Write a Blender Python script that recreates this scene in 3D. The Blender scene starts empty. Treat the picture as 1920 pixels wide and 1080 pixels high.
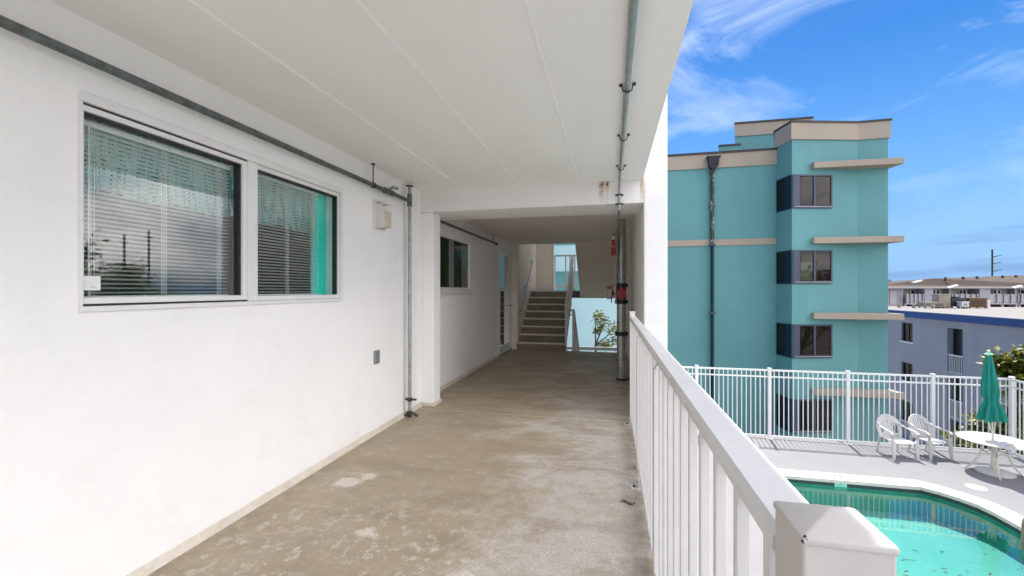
import bpy, bmesh, math, random
from mathutils import Vector, Matrix
random.seed(7)
R = math.radians
S = bpy.context.scene
COL = S.collection

# ------------------------------------------------------------------ camera, sky, sun, exposure
YAW = math.atan(186 / 820)
cam = bpy.data.cameras.new('camera')
cam.sensor_width = 36; cam.lens = 36 * 820 / 1920
cam.shift_y = 3.5 / 1920
cam.clip_start = 0.05; cam.clip_end = 3000
co = bpy.data.objects.new('camera', cam); COL.objects.link(co)
co.location = (0, 0, 1.42); co.rotation_euler = (R(90), 0, YAW)
S.camera = co

SUN_DIR = Vector((0.10, 0.86, 1.87)).normalized()      # towards the sun
sun = bpy.data.lights.new('sun', 'SUN'); sun.energy = 2.0; sun.angle = R(0.6); sun.color = (1, 0.965, 0.9)
so = bpy.data.objects.new('sun', sun); COL.objects.link(so)
so.rotation_euler = SUN_DIR.to_track_quat('Z', 'Y').to_euler()

world = bpy.data.worlds.new('World'); S.world = world; world.use_nodes = True
wn = world.node_tree; wn.nodes.clear()
def WN(t, **k):
    n = wn.nodes.new(t)
    for a, b in k.items(): setattr(n, a, b)
    return n
wl = wn.links.new
sky = WN('ShaderNodeTexSky', sky_type='NISHITA', sun_disc=False, sun_elevation=math.asin(SUN_DIR.z),
         sun_rotation=math.atan2(SUN_DIR.x, SUN_DIR.y), altitude=0, air_density=1.0, dust_density=0.6, ozone_density=2.0)
hs = WN('ShaderNodeHueSaturation'); hs.inputs['Hue'].default_value = 0.5; hs.inputs['Saturation'].default_value = 1.5; hs.inputs['Value'].default_value = 1.0
wl(sky.outputs[0], hs.inputs['Color'])
tc = WN('ShaderNodeTexCoord')
def wmap(scale, rot=(0, 0, 0), loc=(0, 0, 0)):
    m = WN('ShaderNodeMapping'); m.inputs['Scale'].default_value = scale; m.inputs['Rotation'].default_value = rot; m.inputs['Location'].default_value = loc
    wl(tc.outputs['Generated'], m.inputs[0]); return m
def wramp(src, a, b):
    r = WN('ShaderNodeMapRange'); r.inputs[1].default_value = a; r.inputs[2].default_value = b; r.clamp = True
    wl(src, r.inputs[0]); return r.outputs[0]
def wmath(op, a, b=None):
    m = WN('ShaderNodeMath', operation=op)
    for i, v in enumerate((a, b)):
        if v is None: continue
        if isinstance(v, (int, float)): m.inputs[i].default_value = v
        else: wl(v, m.inputs[i])
    return m.outputs[0]
# wisps: a stretched, distorted noise broken up by a larger one
n1 = WN('ShaderNodeTexNoise'); n1.inputs['Scale'].default_value = 2.6; n1.inputs['Detail'].default_value = 9; n1.inputs['Roughness'].default_value = 0.58; n1.inputs['Distortion'].default_value = 0.9
wl(wmap((1.0, 1.6, 2.6), (0.35, 0.5, 0.25), (0.6, 0.1, 0.35)).outputs[0], n1.inputs['Vector'])
n2 = WN('ShaderNodeTexNoise'); n2.inputs['Scale'].default_value = 1.7; n2.inputs['Detail'].default_value = 4
wl(wmap((1, 1, 1.5), (0, 0, 0.4), (4.2, 1.3, 0.8)).outputs[0], n2.inputs['Vector'])
wisp = wmath('MULTIPLY', wramp(n1.outputs[0], 0.47, 0.80), wramp(n2.outputs[0], 0.36, 0.60))
sx0 = WN('ShaderNodeSeparateXYZ'); wl(tc.outputs['Generated'], sx0.inputs[0])
wisp = wmath('MULTIPLY', wisp, wramp(sx0.outputs[2], 0.08, 0.30))
n3 = WN('ShaderNodeTexNoise'); n3.inputs['Scale'].default_value = 3.0; n3.inputs['Detail'].default_value = 6
wl(wmap((1, 1, 9), (0, 0, 0), (1.7, 0.2, 0.3)).outputs[0], n3.inputs['Vector'])
low = None
def lowband(): return wmath('MULTIPLY', wramp(n3.outputs[0], 0.47, 0.62), wmath('MULTIPLY', wramp(sx.outputs[2], 0.0, 0.03), wramp(sx.outputs[2], 0.16, 0.07)))
sx = WN('ShaderNodeSeparateXYZ'); wl(tc.outputs['Generated'], sx.inputs[0])
low = lowband()   # long flat bands of cloud low over the horizon
dim = WN('ShaderNodeMix', data_type='RGBA'); dim.blend_type = 'MULTIPLY'; dim.inputs['Factor'].default_value = 1
wl(hs.outputs[0], dim.inputs['A']); dim.inputs['B'].default_value = (0.70, 0.755, 0.86, 1)
mixh = WN('ShaderNodeMix', data_type='RGBA')          # low sky: clear sea air keeps its blue down to the horizon
wl(wmath('MULTIPLY', wramp(sx.outputs[2], 0.42, 0.02), 0.88), mixh.inputs['Factor']); wl(dim.outputs['Result'], mixh.inputs['A']); mixh.inputs['B'].default_value = (1.5, 3.15, 5.7, 1)
mixw = WN('ShaderNodeMix', data_type='RGBA')
wl(wisp, mixw.inputs['Factor']); wl(mixh.outputs['Result'], mixw.inputs['A']); mixw.inputs['B'].default_value = (5.8, 6.5, 7.5, 1)
mixl = WN('ShaderNodeMix', data_type='RGBA')
wl(wmath('MULTIPLY', low, 0.85), mixl.inputs['Factor']); wl(mixw.outputs['Result'], mixl.inputs['A']); mixl.inputs['B'].default_value = (1.3, 2.2, 4.0, 1)
# broken cumulus outside the view, spread and brightened to light the walkway
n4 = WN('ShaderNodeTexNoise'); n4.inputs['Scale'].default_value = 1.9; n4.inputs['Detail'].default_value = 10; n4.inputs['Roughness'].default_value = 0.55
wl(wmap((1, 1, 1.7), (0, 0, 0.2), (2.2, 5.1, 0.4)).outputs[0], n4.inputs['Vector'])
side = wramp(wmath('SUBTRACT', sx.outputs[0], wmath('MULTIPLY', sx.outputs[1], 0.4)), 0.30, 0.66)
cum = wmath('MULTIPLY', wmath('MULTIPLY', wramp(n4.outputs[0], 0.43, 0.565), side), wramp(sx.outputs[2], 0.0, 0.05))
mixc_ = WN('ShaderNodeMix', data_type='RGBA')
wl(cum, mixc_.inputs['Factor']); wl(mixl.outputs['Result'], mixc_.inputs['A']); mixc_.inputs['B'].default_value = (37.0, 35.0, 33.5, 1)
bg = WN('ShaderNodeBackground'); bg.inputs[1].default_value = 0.05
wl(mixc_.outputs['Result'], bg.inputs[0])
wo = WN('ShaderNodeOutputWorld'); wl(bg.outputs[0], wo.inputs[0])

S.view_settings.view_transform = 'Standard'; S.view_settings.look = 'None'
S.view_settings.exposure = 1.83; S.view_settings.gamma = 1; S.view_settings.use_curve_mapping = False
S.render.engine = 'CYCLES'
S.cycles.max_bounces = 10; S.cycles.diffuse_bounces = 7; S.cycles.transparent_max_bounces = 16

# ------------------------------------------------------------------ materials
def newmat(name):
    m = bpy.data.materials.new(name); m.use_nodes = True
    nt = m.node_tree; b = nt.nodes['Principled BSDF']
    return m, nt, b
def nd(nt, t, **k):
    n = nt.nodes.new(t)
    for a, v in k.items(): setattr(n, a, v)
    return n
def noise(nt, scale, detail=4, rough=0.5, vec=None, stretch=None, dist=0):
    n = nd(nt, 'ShaderNodeTexNoise'); n.inputs['Scale'].default_value = scale; n.inputs['Detail'].default_value = detail
    n.inputs['Roughness'].default_value = rough; n.inputs['Distortion'].default_value = dist
    if vec is None:
        g = nd(nt, 'ShaderNodeNewGeometry'); vec = g.outputs['Position']
    if stretch:
        mp = nd(nt, 'ShaderNodeMapping'); mp.inputs['Scale'].default_value = stretch; nt.links.new(vec, mp.inputs[0]); vec = mp.outputs[0]
    nt.links.new(vec, n.inputs['Vector']); return n.outputs[0]
def ramp(nt, src, a, b, lo=0.0, hi=1.0):
    r = nd(nt, 'ShaderNodeMapRange'); r.clamp = True
    for i, v in enumerate((a, b, lo, hi)): r.inputs[i + 1].default_value = v
    nt.links.new(src, r.inputs[0]); return r.outputs[0]
def mixc(nt, fac, a, b):
    m = nd(nt, 'ShaderNodeMix', data_type='RGBA')
    for k, v in (('Factor', fac), ('A', a), ('B', b)):
        if isinstance(v, (int, float)): m.inputs[k].default_value = v
        elif isinstance(v, tuple): m.inputs[k].default_value = (v[0], v[1], v[2], 1)
        else: nt.links.new(v, m.inputs[k])
    return m.outputs['Result']
def mth(nt, op, a, b=None, c=None):
    m = nd(nt, 'ShaderNodeMath', operation=op)
    for i, v in enumerate((a, b, c)):
        if v is None: continue
        if isinstance(v, (int, float)): m.inputs[i].default_value = v
        else: nt.links.new(v, m.inputs[i])
    return m.outputs[0]
def bump(nt, b, src, strength, dist=0.002):
    bp = nd(nt, 'ShaderNodeBump'); bp.inputs['Strength'].default_value = strength; bp.inputs['Distance'].default_value = dist
    nt.links.new(src, bp.inputs['Height']); nt.links.new(bp.outputs[0], b.inputs['Normal'])
def var(c, k): return tuple(min(1, x * k) for x in c)
def mat(name, col, rough=0.6, metal=0.0, var_amt=0.06, scale=1.5, bmp=0.0, bscale=120, bdist=0.002, dirt=0.0, dirtcol=(0.30, 0.26, 0.2), stretch=None, spec=0.5):
    m, nt, b = newmat(name)
    c = mixc(nt, ramp(nt, noise(nt, scale, 5, 0.6, stretch=stretch), 0.35, 0.65), var(col, 1 - var_amt), var(col, 1 + var_amt))
    if dirt:
        c = mixc(nt, mth(nt, 'MULTIPLY', ramp(nt, noise(nt, scale * 3.1, 8, 0.7, stretch=stretch), 0.52, 0.78), dirt), c, dirtcol)
    nt.links.new(c, b.inputs['Base Color'])
    b.inputs['Metallic'].default_value = metal; b.inputs['Specular IOR Level'].default_value = spec
    nt.links.new(ramp(nt, noise(nt, scale * 4, 3), 0.3, 0.7, max(0.02, rough - 0.07), min(1, rough + 0.07)), b.inputs['Roughness'])
    if bmp: bump(nt, b, noise(nt, bscale, 4, 0.6), bmp, bdist)
    return m

M = {}
M['stucco'] = mat('white_stucco', (0.885, 0.88, 0.865), 0.75, var_amt=0.02, scale=1.3, bmp=0.5, bscale=70, bdist=0.004, dirt=0.08)
M['ceil'] = mat('ceiling_paint', (0.86, 0.855, 0.83), 0.8, var_amt=0.025, scale=0.9, bmp=0.25, bscale=90, dirt=0.06, stretch=(1, 0.25, 1))
M['caulk'] = mat('ceiling_joint', (0.90, 0.895, 0.88), 0.6, var_amt=0.03)
M['cream'] = mat('cream_base_paint', (0.66, 0.60, 0.52), 0.6, var_amt=0.1, scale=5, dirt=0.35)
M['white'] = mat('white_paint', (0.71, 0.70, 0.68), 0.42, var_amt=0.03, scale=4, dirt=0.16, bmp=0.12, bscale=60)
M['post_paint'] = mat('shaded_white_paint', (0.53, 0.505, 0.475), 0.55, var_amt=0.04, scale=9, dirt=0.16, dirtcol=(0.45, 0.4, 0.34), bmp=0.25, bscale=40, bdist=0.002)  # the railing's white paint, darkened for the shade on the post, plus grime
M['vinyl'] = mat('white_vinyl', (0.70, 0.70, 0.69), 0.35, var_amt=0.02, scale=3)
M['plastic'] = mat('chair_plastic', (0.56, 0.545, 0.53), 0.4, var_amt=0.03, scale=8)
M['table'] = mat('table_enamel', (0.60, 0.575, 0.52), 0.35, var_amt=0.03, scale=4, dirt=0.06)
M['galv'] = mat('galvanised_steel', (0.33, 0.37, 0.37), 0.5, 0.6, var_amt=0.16, scale=18, bmp=0.2, bscale=80)
M['galv_dark'] = mat('weathered_pipe', (0.13, 0.155, 0.15), 0.5, 0.5, var_amt=0.35, scale=22, bmp=0.3, bscale=80)
M['riser'] = mat('riser_steel', (0.34, 0.36, 0.32), 0.32, 0.75, var_amt=0.15, scale=14, dirt=0.2)
M['black'] = mat('plain_black', (0.018, 0.018, 0.02), 0.5, var_amt=0.2)
M['dark_metal'] = mat('dark_metal', (0.05, 0.05, 0.05), 0.5, 0.4, var_amt=0.3, scale=20)
M['red'] = mat('red_enamel', (0.30, 0.008, 0.006), 0.45, var_amt=0.15, scale=12)
M['lens'] = mat('cream_diffuser', (0.62, 0.57, 0.44), 0.35, var_amt=0.06, scale=6)
M['outlet'] = mat('grey_outlet', (0.26, 0.27, 0.29), 0.5, 0.2, var_amt=0.1)
M['beige'] = mat('beige_stucco', (0.37, 0.31, 0.25), 0.8, var_amt=0.05, scale=0.7, bmp=0.3, bscale=30, dirt=0.08)
M['stairwall'] = mat('beige_stair_paint', (0.84, 0.77, 0.68), 0.75, var_amt=0.04, bmp=0.3, bscale=60, dirt=0.08)
def streaked(name, col, streak, amt):
    m, nt, b = newmat(name)
    c = mixc(nt, ramp(nt, noise(nt, 0.35, 4, 0.6), 0.35, 0.65), var(col, 0.94), var(col, 1.06))
    c = mixc(nt, mth(nt, 'MULTIPLY', ramp(nt, noise(nt, 1.3, 6, 0.65, stretch=(1, 1, 0.12)), 0.5, 0.75), amt), c, streak)
    nt.links.new(c, b.inputs['Base Color']); b.inputs['Roughness'].default_value = 0.8
    bump(nt, b, noise(nt, 30, 4, 0.6), 0.35, 0.01)
    return m
M['teal'] = streaked('teal_stucco', (0.115, 0.295, 0.305), (0.15, 0.325, 0.335), 0.5)
M['pale_blue'] = streaked('pale_blue_stucco', (0.45, 0.66, 0.70), (0.5, 0.67, 0.7), 0.4)
M['greywall'] = streaked('grey_stucco', (0.33, 0.325, 0.37), (0.40, 0.395, 0.43), 0.6)
M['balcony'] = mat('balcony_vinyl', (0.36, 0.335, 0.35), 0.6, var_amt=0.04, scale=2)
M['lavender'] = mat('lavender_siding', (0.30, 0.29, 0.345), 0.8, var_amt=0.03, scale=0.5)
M['siding'] = mat('pale_siding', (0.42, 0.385, 0.38), 0.8, var_amt=0.05, scale=0.5)
M['blue_fascia'] = mat('blue_fascia', (0.004, 0.06, 0.24), 0.6, var_amt=0.15, scale=1)
M['white_roof'] = mat('white_roof_membrane', (0.225, 0.205, 0.18), 0.7, var_amt=0.07, scale=0.35, dirt=0.25)
M['shingle'] = mat('brown_shingle', (0.08, 0.058, 0.045), 0.9, var_amt=0.16, scale=0.8, dirt=0.2, dirtcol=(0.1, 0.1, 0.08), stretch=(1, 1, 6))
M['green_roof'] = mat('green_roof', (0.16, 0.22, 0.15), 0.8)
M['coping_black'] = mat('black_coping', (0.015, 0.015, 0.018), 0.5)
M['frame_grey'] = mat('violet_grey_frame', (0.05, 0.06, 0.10), 0.45, var_amt=0.08)
M['frame_blue'] = mat('deep_blue_frame', (0.006, 0.022, 0.05), 0.7, spec=0.25)
M['frame_white'] = mat('window_aluminium', (0.76, 0.76, 0.75), 0.35, var_amt=0.03, scale=6, dirt=0.05)
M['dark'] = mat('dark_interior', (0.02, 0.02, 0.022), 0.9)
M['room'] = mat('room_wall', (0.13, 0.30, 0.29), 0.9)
M['brown_blind'] = mat('brown_blind', (0.17, 0.13, 0.12), 0.7, var_amt=0.12, scale=6, stretch=(0.4, 0.4, 6))
M['olive_blind'] = mat('olive_blind', (0.19, 0.24, 0.15), 0.7, var_amt=0.08)
M['brown_dark'] = mat('brown_curtain', (0.035, 0.02, 0.010), 0.8, var_amt=0.4, scale=3)
M['turq'] = mat('turquoise_curtain', (0.01, 0.78, 0.66), 0.6, var_amt=0.05)
M['blind'] = mat('blind_slat', (0.80, 0.80, 0.79), 0.4, var_amt=0.02)
M['green_room'] = mat('green_curtain', (0.012, 0.20, 0.03), 0.8, var_amt=0.5, scale=6, stretch=(3, 3, 0.4))
M['umbrella'] = mat('teal_canvas', (0.003, 0.21, 0.16), 0.8, var_amt=0.18, scale=5, stretch=(4, 4, 0.6), bmp=0.15, bscale=200)
M['wood'] = mat('brown_crate', (0.15, 0.085, 0.035), 0.8, var_amt=0.25, scale=2)
M['unit'] = mat('beige_unit', (0.33, 0.28, 0.215), 0.6, var_amt=0.1, scale=1, dirt=0.3)
M['bark'] = mat('bark', (0.085, 0.062, 0.045), 0.9, var_amt=0.35, scale=9, bmp=0.5, bscale=30, bdist=0.01)
M['pole'] = mat('pole_wood', (0.045, 0.04, 0.038), 0.9)
M['coping'] = mat('pool_coping', (0.50, 0.47, 0.42), 0.6, var_amt=0.05, scale=2, bmp=0.3, bscale=60, dirt=0.15)
M['tile_dark'] = mat('waterline_tile', (0.004, 0.025, 0.032), 0.4, var_amt=0.3, scale=9)
M['tile_green'] = mat('depth_tile', (0.22, 0.58, 0.46), 0.3)
M['print'] = mat('black_print', (0.05, 0.03, 0.03), 0.6)
M['debris'] = mat('dead_leaf', (0.02, 0.035, 0.025), 0.8, var_amt=0.5, scale=7)
M['chrome'] = mat('dull_bronze', (0.22, 0.17, 0.13), 0.4, 0.4, var_amt=0.1)
M['sand'] = mat('ground_asphalt', (0.27, 0.25, 0.22), 0.95, var_amt=0.25, scale=0.12, dirt=0.4)
M['sticker'] = mat('sticker', (0.82, 0.82, 0.8), 0.5, var_amt=0.01)

def concrete(name, near):
    m, nt, b = newmat(name)
    g = nd(nt, 'ShaderNodeNewGeometry'); P = g.outputs['Position']
    sp = nd(nt, 'ShaderNodeSeparateXYZ'); nt.links.new(P, sp.inputs[0])
    big = noise(nt, 1.0, 10, 0.72, dist=0.2)
    side = ramp(nt, sp.outputs[0], -1.5, 0.2, 0.16, -0.13)          # traffic side stays greyer than the wall side
    s = ramp(nt, mth(nt, 'ADD', big, side), 0.45, 0.58)
    c = mixc(nt, s, (0.63, 0.585, 0.535), (0.43, 0.35, 0.245))
    c = mixc(nt, mth(nt, 'MULTIPLY', ramp(nt, noise(nt, 3.3, 10, 0.78), 0.5, 0.60), 0.55), c, (0.42, 0.325, 0.20))
    c = mixc(nt, mth(nt, 'MULTIPLY', ramp(nt, noise(nt, 6.5, 10, 0.8), 0.53, 0.62), 0.5), c, (0.66, 0.61, 0.55))
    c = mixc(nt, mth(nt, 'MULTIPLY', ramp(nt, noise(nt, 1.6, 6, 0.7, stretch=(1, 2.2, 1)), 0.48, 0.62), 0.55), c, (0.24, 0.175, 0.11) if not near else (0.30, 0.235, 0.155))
    if near:                                                         # pale efflorescence flecks
        zone = mth(nt, 'MULTIPLY', ramp(nt, sp.outputs[1], 3.2, 2.2), ramp(nt, noise(nt, 1.6, 3), 0.36, 0.50))
        fl = ramp(nt, noise(nt, 13, 9, 0.72, stretch=(1, 0.8, 1), dist=0.15), 0.535, 0.60)
        c = mixc(nt, mth(nt, 'MULTIPLY', mth(nt, 'MULTIPLY', fl, zone), 0.75), c, (0.74, 0.69, 0.60))
        for (px, py, r) in ((-1.90, 2.88, 0.085), (-1.80, 3.0, 0.06), (-1.40, 2.30, 0.05), (-0.72, 2.05, 0.06)):
            v = nd(nt, 'ShaderNodeVectorMath', operation='DISTANCE'); nt.links.new(P, v.inputs[0]); v.inputs[1].default_value = (px, py, 0)
            k = ramp(nt, mth(nt, 'ADD', v.outputs['Value'], mth(nt, 'MULTIPLY', noise(nt, 14, 5, 0.7), 0.16)), r + 0.06, r + 0.10, 0.85, 0.0)
            c = mixc(nt, k, c, (0.82, 0.78, 0.70))
    c = mixc(nt, mth(nt, 'MULTIPLY', ramp(nt, noise(nt, 70, 4, 0.8), 0.42, 0.62), 0.6), c, (0.34, 0.29, 0.23))
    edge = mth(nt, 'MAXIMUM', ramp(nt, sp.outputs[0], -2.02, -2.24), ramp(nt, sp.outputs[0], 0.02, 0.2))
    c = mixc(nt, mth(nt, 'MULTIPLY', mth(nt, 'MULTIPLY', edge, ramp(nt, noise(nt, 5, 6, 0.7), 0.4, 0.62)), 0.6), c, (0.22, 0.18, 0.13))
    nt.links.new(c, b.inputs['Base Color'])
    nt.links.new(ramp(nt, big, 0.3, 0.7, 0.42, 0.68), b.inputs['Roughness'])
    bump(nt, b, noise(nt, 35, 6, 0.7), 0.25, 0.004)
    return m
M['floor_near'] = concrete('walkway_concrete', True)
M['floor_far'] = concrete('shaded_concrete', False)  # same concrete, the deeper shade there put into darker patches
M['stair'] = mat('stair_concrete', (0.26, 0.215, 0.165), 0.8, var_amt=0.15, scale=3, dirt=0.4, dirtcol=(0.08, 0.06, 0.045), bmp=0.3, bscale=50)
M['nosing'] = mat('stair_nosing', (0.78, 0.73, 0.66), 0.6, var_amt=0.1, scale=8, dirt=0.3)

def deckmat():
    m, nt, b = newmat('pool_deck_paint')
    c = mixc(nt, ramp(nt, noise(nt, 0.5, 6, 0.65), 0.35, 0.65), (0.20, 0.197, 0.208), (0.225, 0.221, 0.231))
    c = mixc(nt, mth(nt, 'MULTIPLY', ramp(nt, noise(nt, 4, 7, 0.7), 0.55, 0.8), 0.35), c, (0.165, 0.16, 0.165))
    nt.links.new(c, b.inputs['Base Color']); b.inputs['Roughness'].default_value = 0.75
    bump(nt, b, noise(nt, 60, 4, 0.6), 0.3, 0.004)
    return m
M['deck'] = deckmat()

def poolmat():
    m, nt, b = newmat('pool_plaster')
    c = mixc(nt, ramp(nt, noise(nt, 0.8, 5, 0.6), 0.35, 0.65), (0.075, 0.275, 0.235), (0.10, 0.31, 0.27))
    c = mixc(nt, mth(nt, 'MULTIPLY', ramp(nt, noise(nt, 3.5, 3, 0.5, stretch=(2.5, 2.5, 0.15)), 0.5, 0.62), 0.25), c, (0.08, 0.38, 0.30))
    c = mixc(nt, mth(nt, 'MULTIPLY', ramp(nt, noise(nt, 26, 3, 0.6), 0.62, 0.72), 0.6), c, (0.03, 0.22, 0.17))
    nt.links.new(c, b.inputs['Base Color']); b.inputs['Roughness'].default_value = 0.8
    return m
M['pool'] = poolmat()
M['pool_wall'] = mat('pool_wall_plaster', (0.006, 0.25, 0.175), 0.8, var_amt=0.16, scale=2.2, stretch=(2.5, 2.5, 0.1))  # same plaster as the floor, its shade put into a deeper green

def clear(name, ior, tint, rough=0.0, rip=None, boost=1.0):
    m = bpy.data.materials.new(name); m.use_nodes = True; nt = m.node_tree; nt.nodes.clear()
    fr = nd(nt, 'ShaderNodeFresnel'); fr.inputs[0].default_value = ior
    tr = nd(nt, 'ShaderNodeBsdfTransparent'); tr.inputs[0].default_value = (*tint, 1)
    gl = nd(nt, 'ShaderNodeBsdfGlossy'); gl.inputs['Roughness'].default_value = rough; gl.inputs['Color'].default_value = (1, 1, 1, 1)
    mx = nd(nt, 'ShaderNodeMixShader')
    g_ = nd(nt, 'ShaderNodeNewGeometry')
    front = mth(nt, 'SUBTRACT', 1.0, g_.outputs['Backfacing'])
    nt.links.new(mth(nt, 'MINIMUM', mth(nt, 'MULTIPLY', mth(nt, 'MULTIPLY', fr.outputs[0], boost), front), 1.0), mx.inputs[0]); nt.links.new(tr.outputs[0], mx.inputs[1]); nt.links.new(gl.outputs[0], mx.inputs[2])
    if rip:
        bp = nd(nt, 'ShaderNodeBump'); bp.inputs['Strength'].default_value = rip[1]; bp.inputs['Distance'].default_value = 0.02
        nt.links.new(noise(nt, rip[0], 3, 0.5), bp.inputs['Height'])
        nt.links.new(bp.outputs[0], gl.inputs['Normal']); nt.links.new(bp.outputs[0], fr.inputs['Normal'])
    o = nd(nt, 'ShaderNodeOutputMaterial'); nt.links.new(mx.outputs[0], o.inputs[0])
    return m
M['glass'] = clear('window_glass', 1.6, (0.95, 0.98, 0.97), boost=1.3)
M['dark_glass'] = clear('tinted_glass', 1.5, (0.7, 0.7, 0.7), boost=0.55)
M['water'] = clear('pool_water', 1.33, (0.80, 0.97, 0.93), 0.0, (5, 0.018), 1.8)

def patterned():
    m, nt, b = newmat('printed_valance')
    c = mixc(nt, ramp(nt, noise(nt, 46, 2, 0.5, stretch=(1, 1, 0.07), dist=0.4), 0.47, 0.50), (0.42, 0.92, 0.82), (0.01, 0.42, 0.50))
    c = mixc(nt, ramp(nt, noise(nt, 60, 2, 0.5, stretch=(1, 1, 0.09), dist=0.6), 0.55, 0.58), c, (0.88, 0.95, 0.9))
    c = mixc(nt, ramp(nt, noise(nt, 34, 2, 0.5, stretch=(1, 1, 0.15), dist=0.5), 0.60, 0.63), c, (0.03, 0.12, 0.14))
    nt.links.new(c, b.inputs['Base Color']); b.inputs['Roughness'].default_value = 0.8
    return m
M['valance'] = patterned()

def leafmat(name, c1, c2, c3):
    m, nt, b = newmat(name)
    oi = nd(nt, 'ShaderNodeNewGeometry')
    c = mixc(nt, ramp(nt, oi.outputs['Random Per Island'], 0.1, 0.7), c1, c2)
    c = mixc(nt, ramp(nt, oi.outputs['Random Per Island'], 0.86, 0.93), c, c3)
    nt.links.new(c, b.inputs['Base Color']); b.inputs['Roughness'].default_value = 0.45
    tl = nd(nt, 'ShaderNodeBsdfTranslucent'); nt.links.new(c, tl.inputs[0])
    ms = nd(nt, 'ShaderNodeMixShader'); ms.inputs[0].default_value = 0.3
    nt.links.new(b.outputs[0], ms.inputs[1]); nt.links.new(tl.outputs[0], ms.inputs[2])
    nt.links.new(ms.outputs[0], nt.nodes['Material Output'].inputs[0])
    return m
M['leaf'] = leafmat('leaf', (0.06, 0.10, 0.014), (0.22, 0.23, 0.03), (0.36, 0.31, 0.08))
M['leaf2'] = leafmat('olive_leaf', (0.13, 0.17, 0.04), (0.38, 0.38, 0.12), (0.5, 0.33, 0.10))

def beam_mat():
    m, nt, b = newmat('stained_beam_paint')
    g = nd(nt, 'ShaderNodeNewGeometry'); sp = nd(nt, 'ShaderNodeSeparateXYZ'); nt.links.new(g.outputs['Position'], sp.inputs[0])
    c = mixc(nt, ramp(nt, noise(nt, 1.1, 5), 0.35, 0.65), (0.79, 0.785, 0.77), (0.82, 0.815, 0.80))
    wob = mth(nt, 'MULTIPLY', mth(nt, 'SUBTRACT', noise(nt, 25, 4, 0.7), 0.5), 0.05)
    front = ramp(nt, sp.outputs[1], 4.99, 4.96)
    for x0, w, zlow in ((-0.105, 0.016, 2.40), (-0.045, 0.010, 2.50), (0.325, 0.008, 2.38)):
        d = mth(nt, 'ABSOLUTE', mth(nt, 'SUBTRACT', mth(nt, 'ADD', sp.outputs[0], wob), x0))
        k = mth(nt, 'MULTIPLY', ramp(nt, d, w, w + 0.02, 1, 0), ramp(nt, sp.outputs[2], zlow, 2.58, 0.25, 0.95))
        k = mth(nt, 'MULTIPLY', mth(nt, 'MULTIPLY', k, front), ramp(nt, noise(nt, 40, 4), 0.3, 0.6, 0.3, 1))
        c = mixc(nt, k, c, (0.40, 0.25, 0.11))
    nt.links.new(c, b.inputs['Base Color']); b.inputs['Roughness'].default_value = 0.75
    bump(nt, b, noise(nt, 80, 4, 0.6), 0.35, 0.003)
    return m
M['beam'] = beam_mat()

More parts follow.
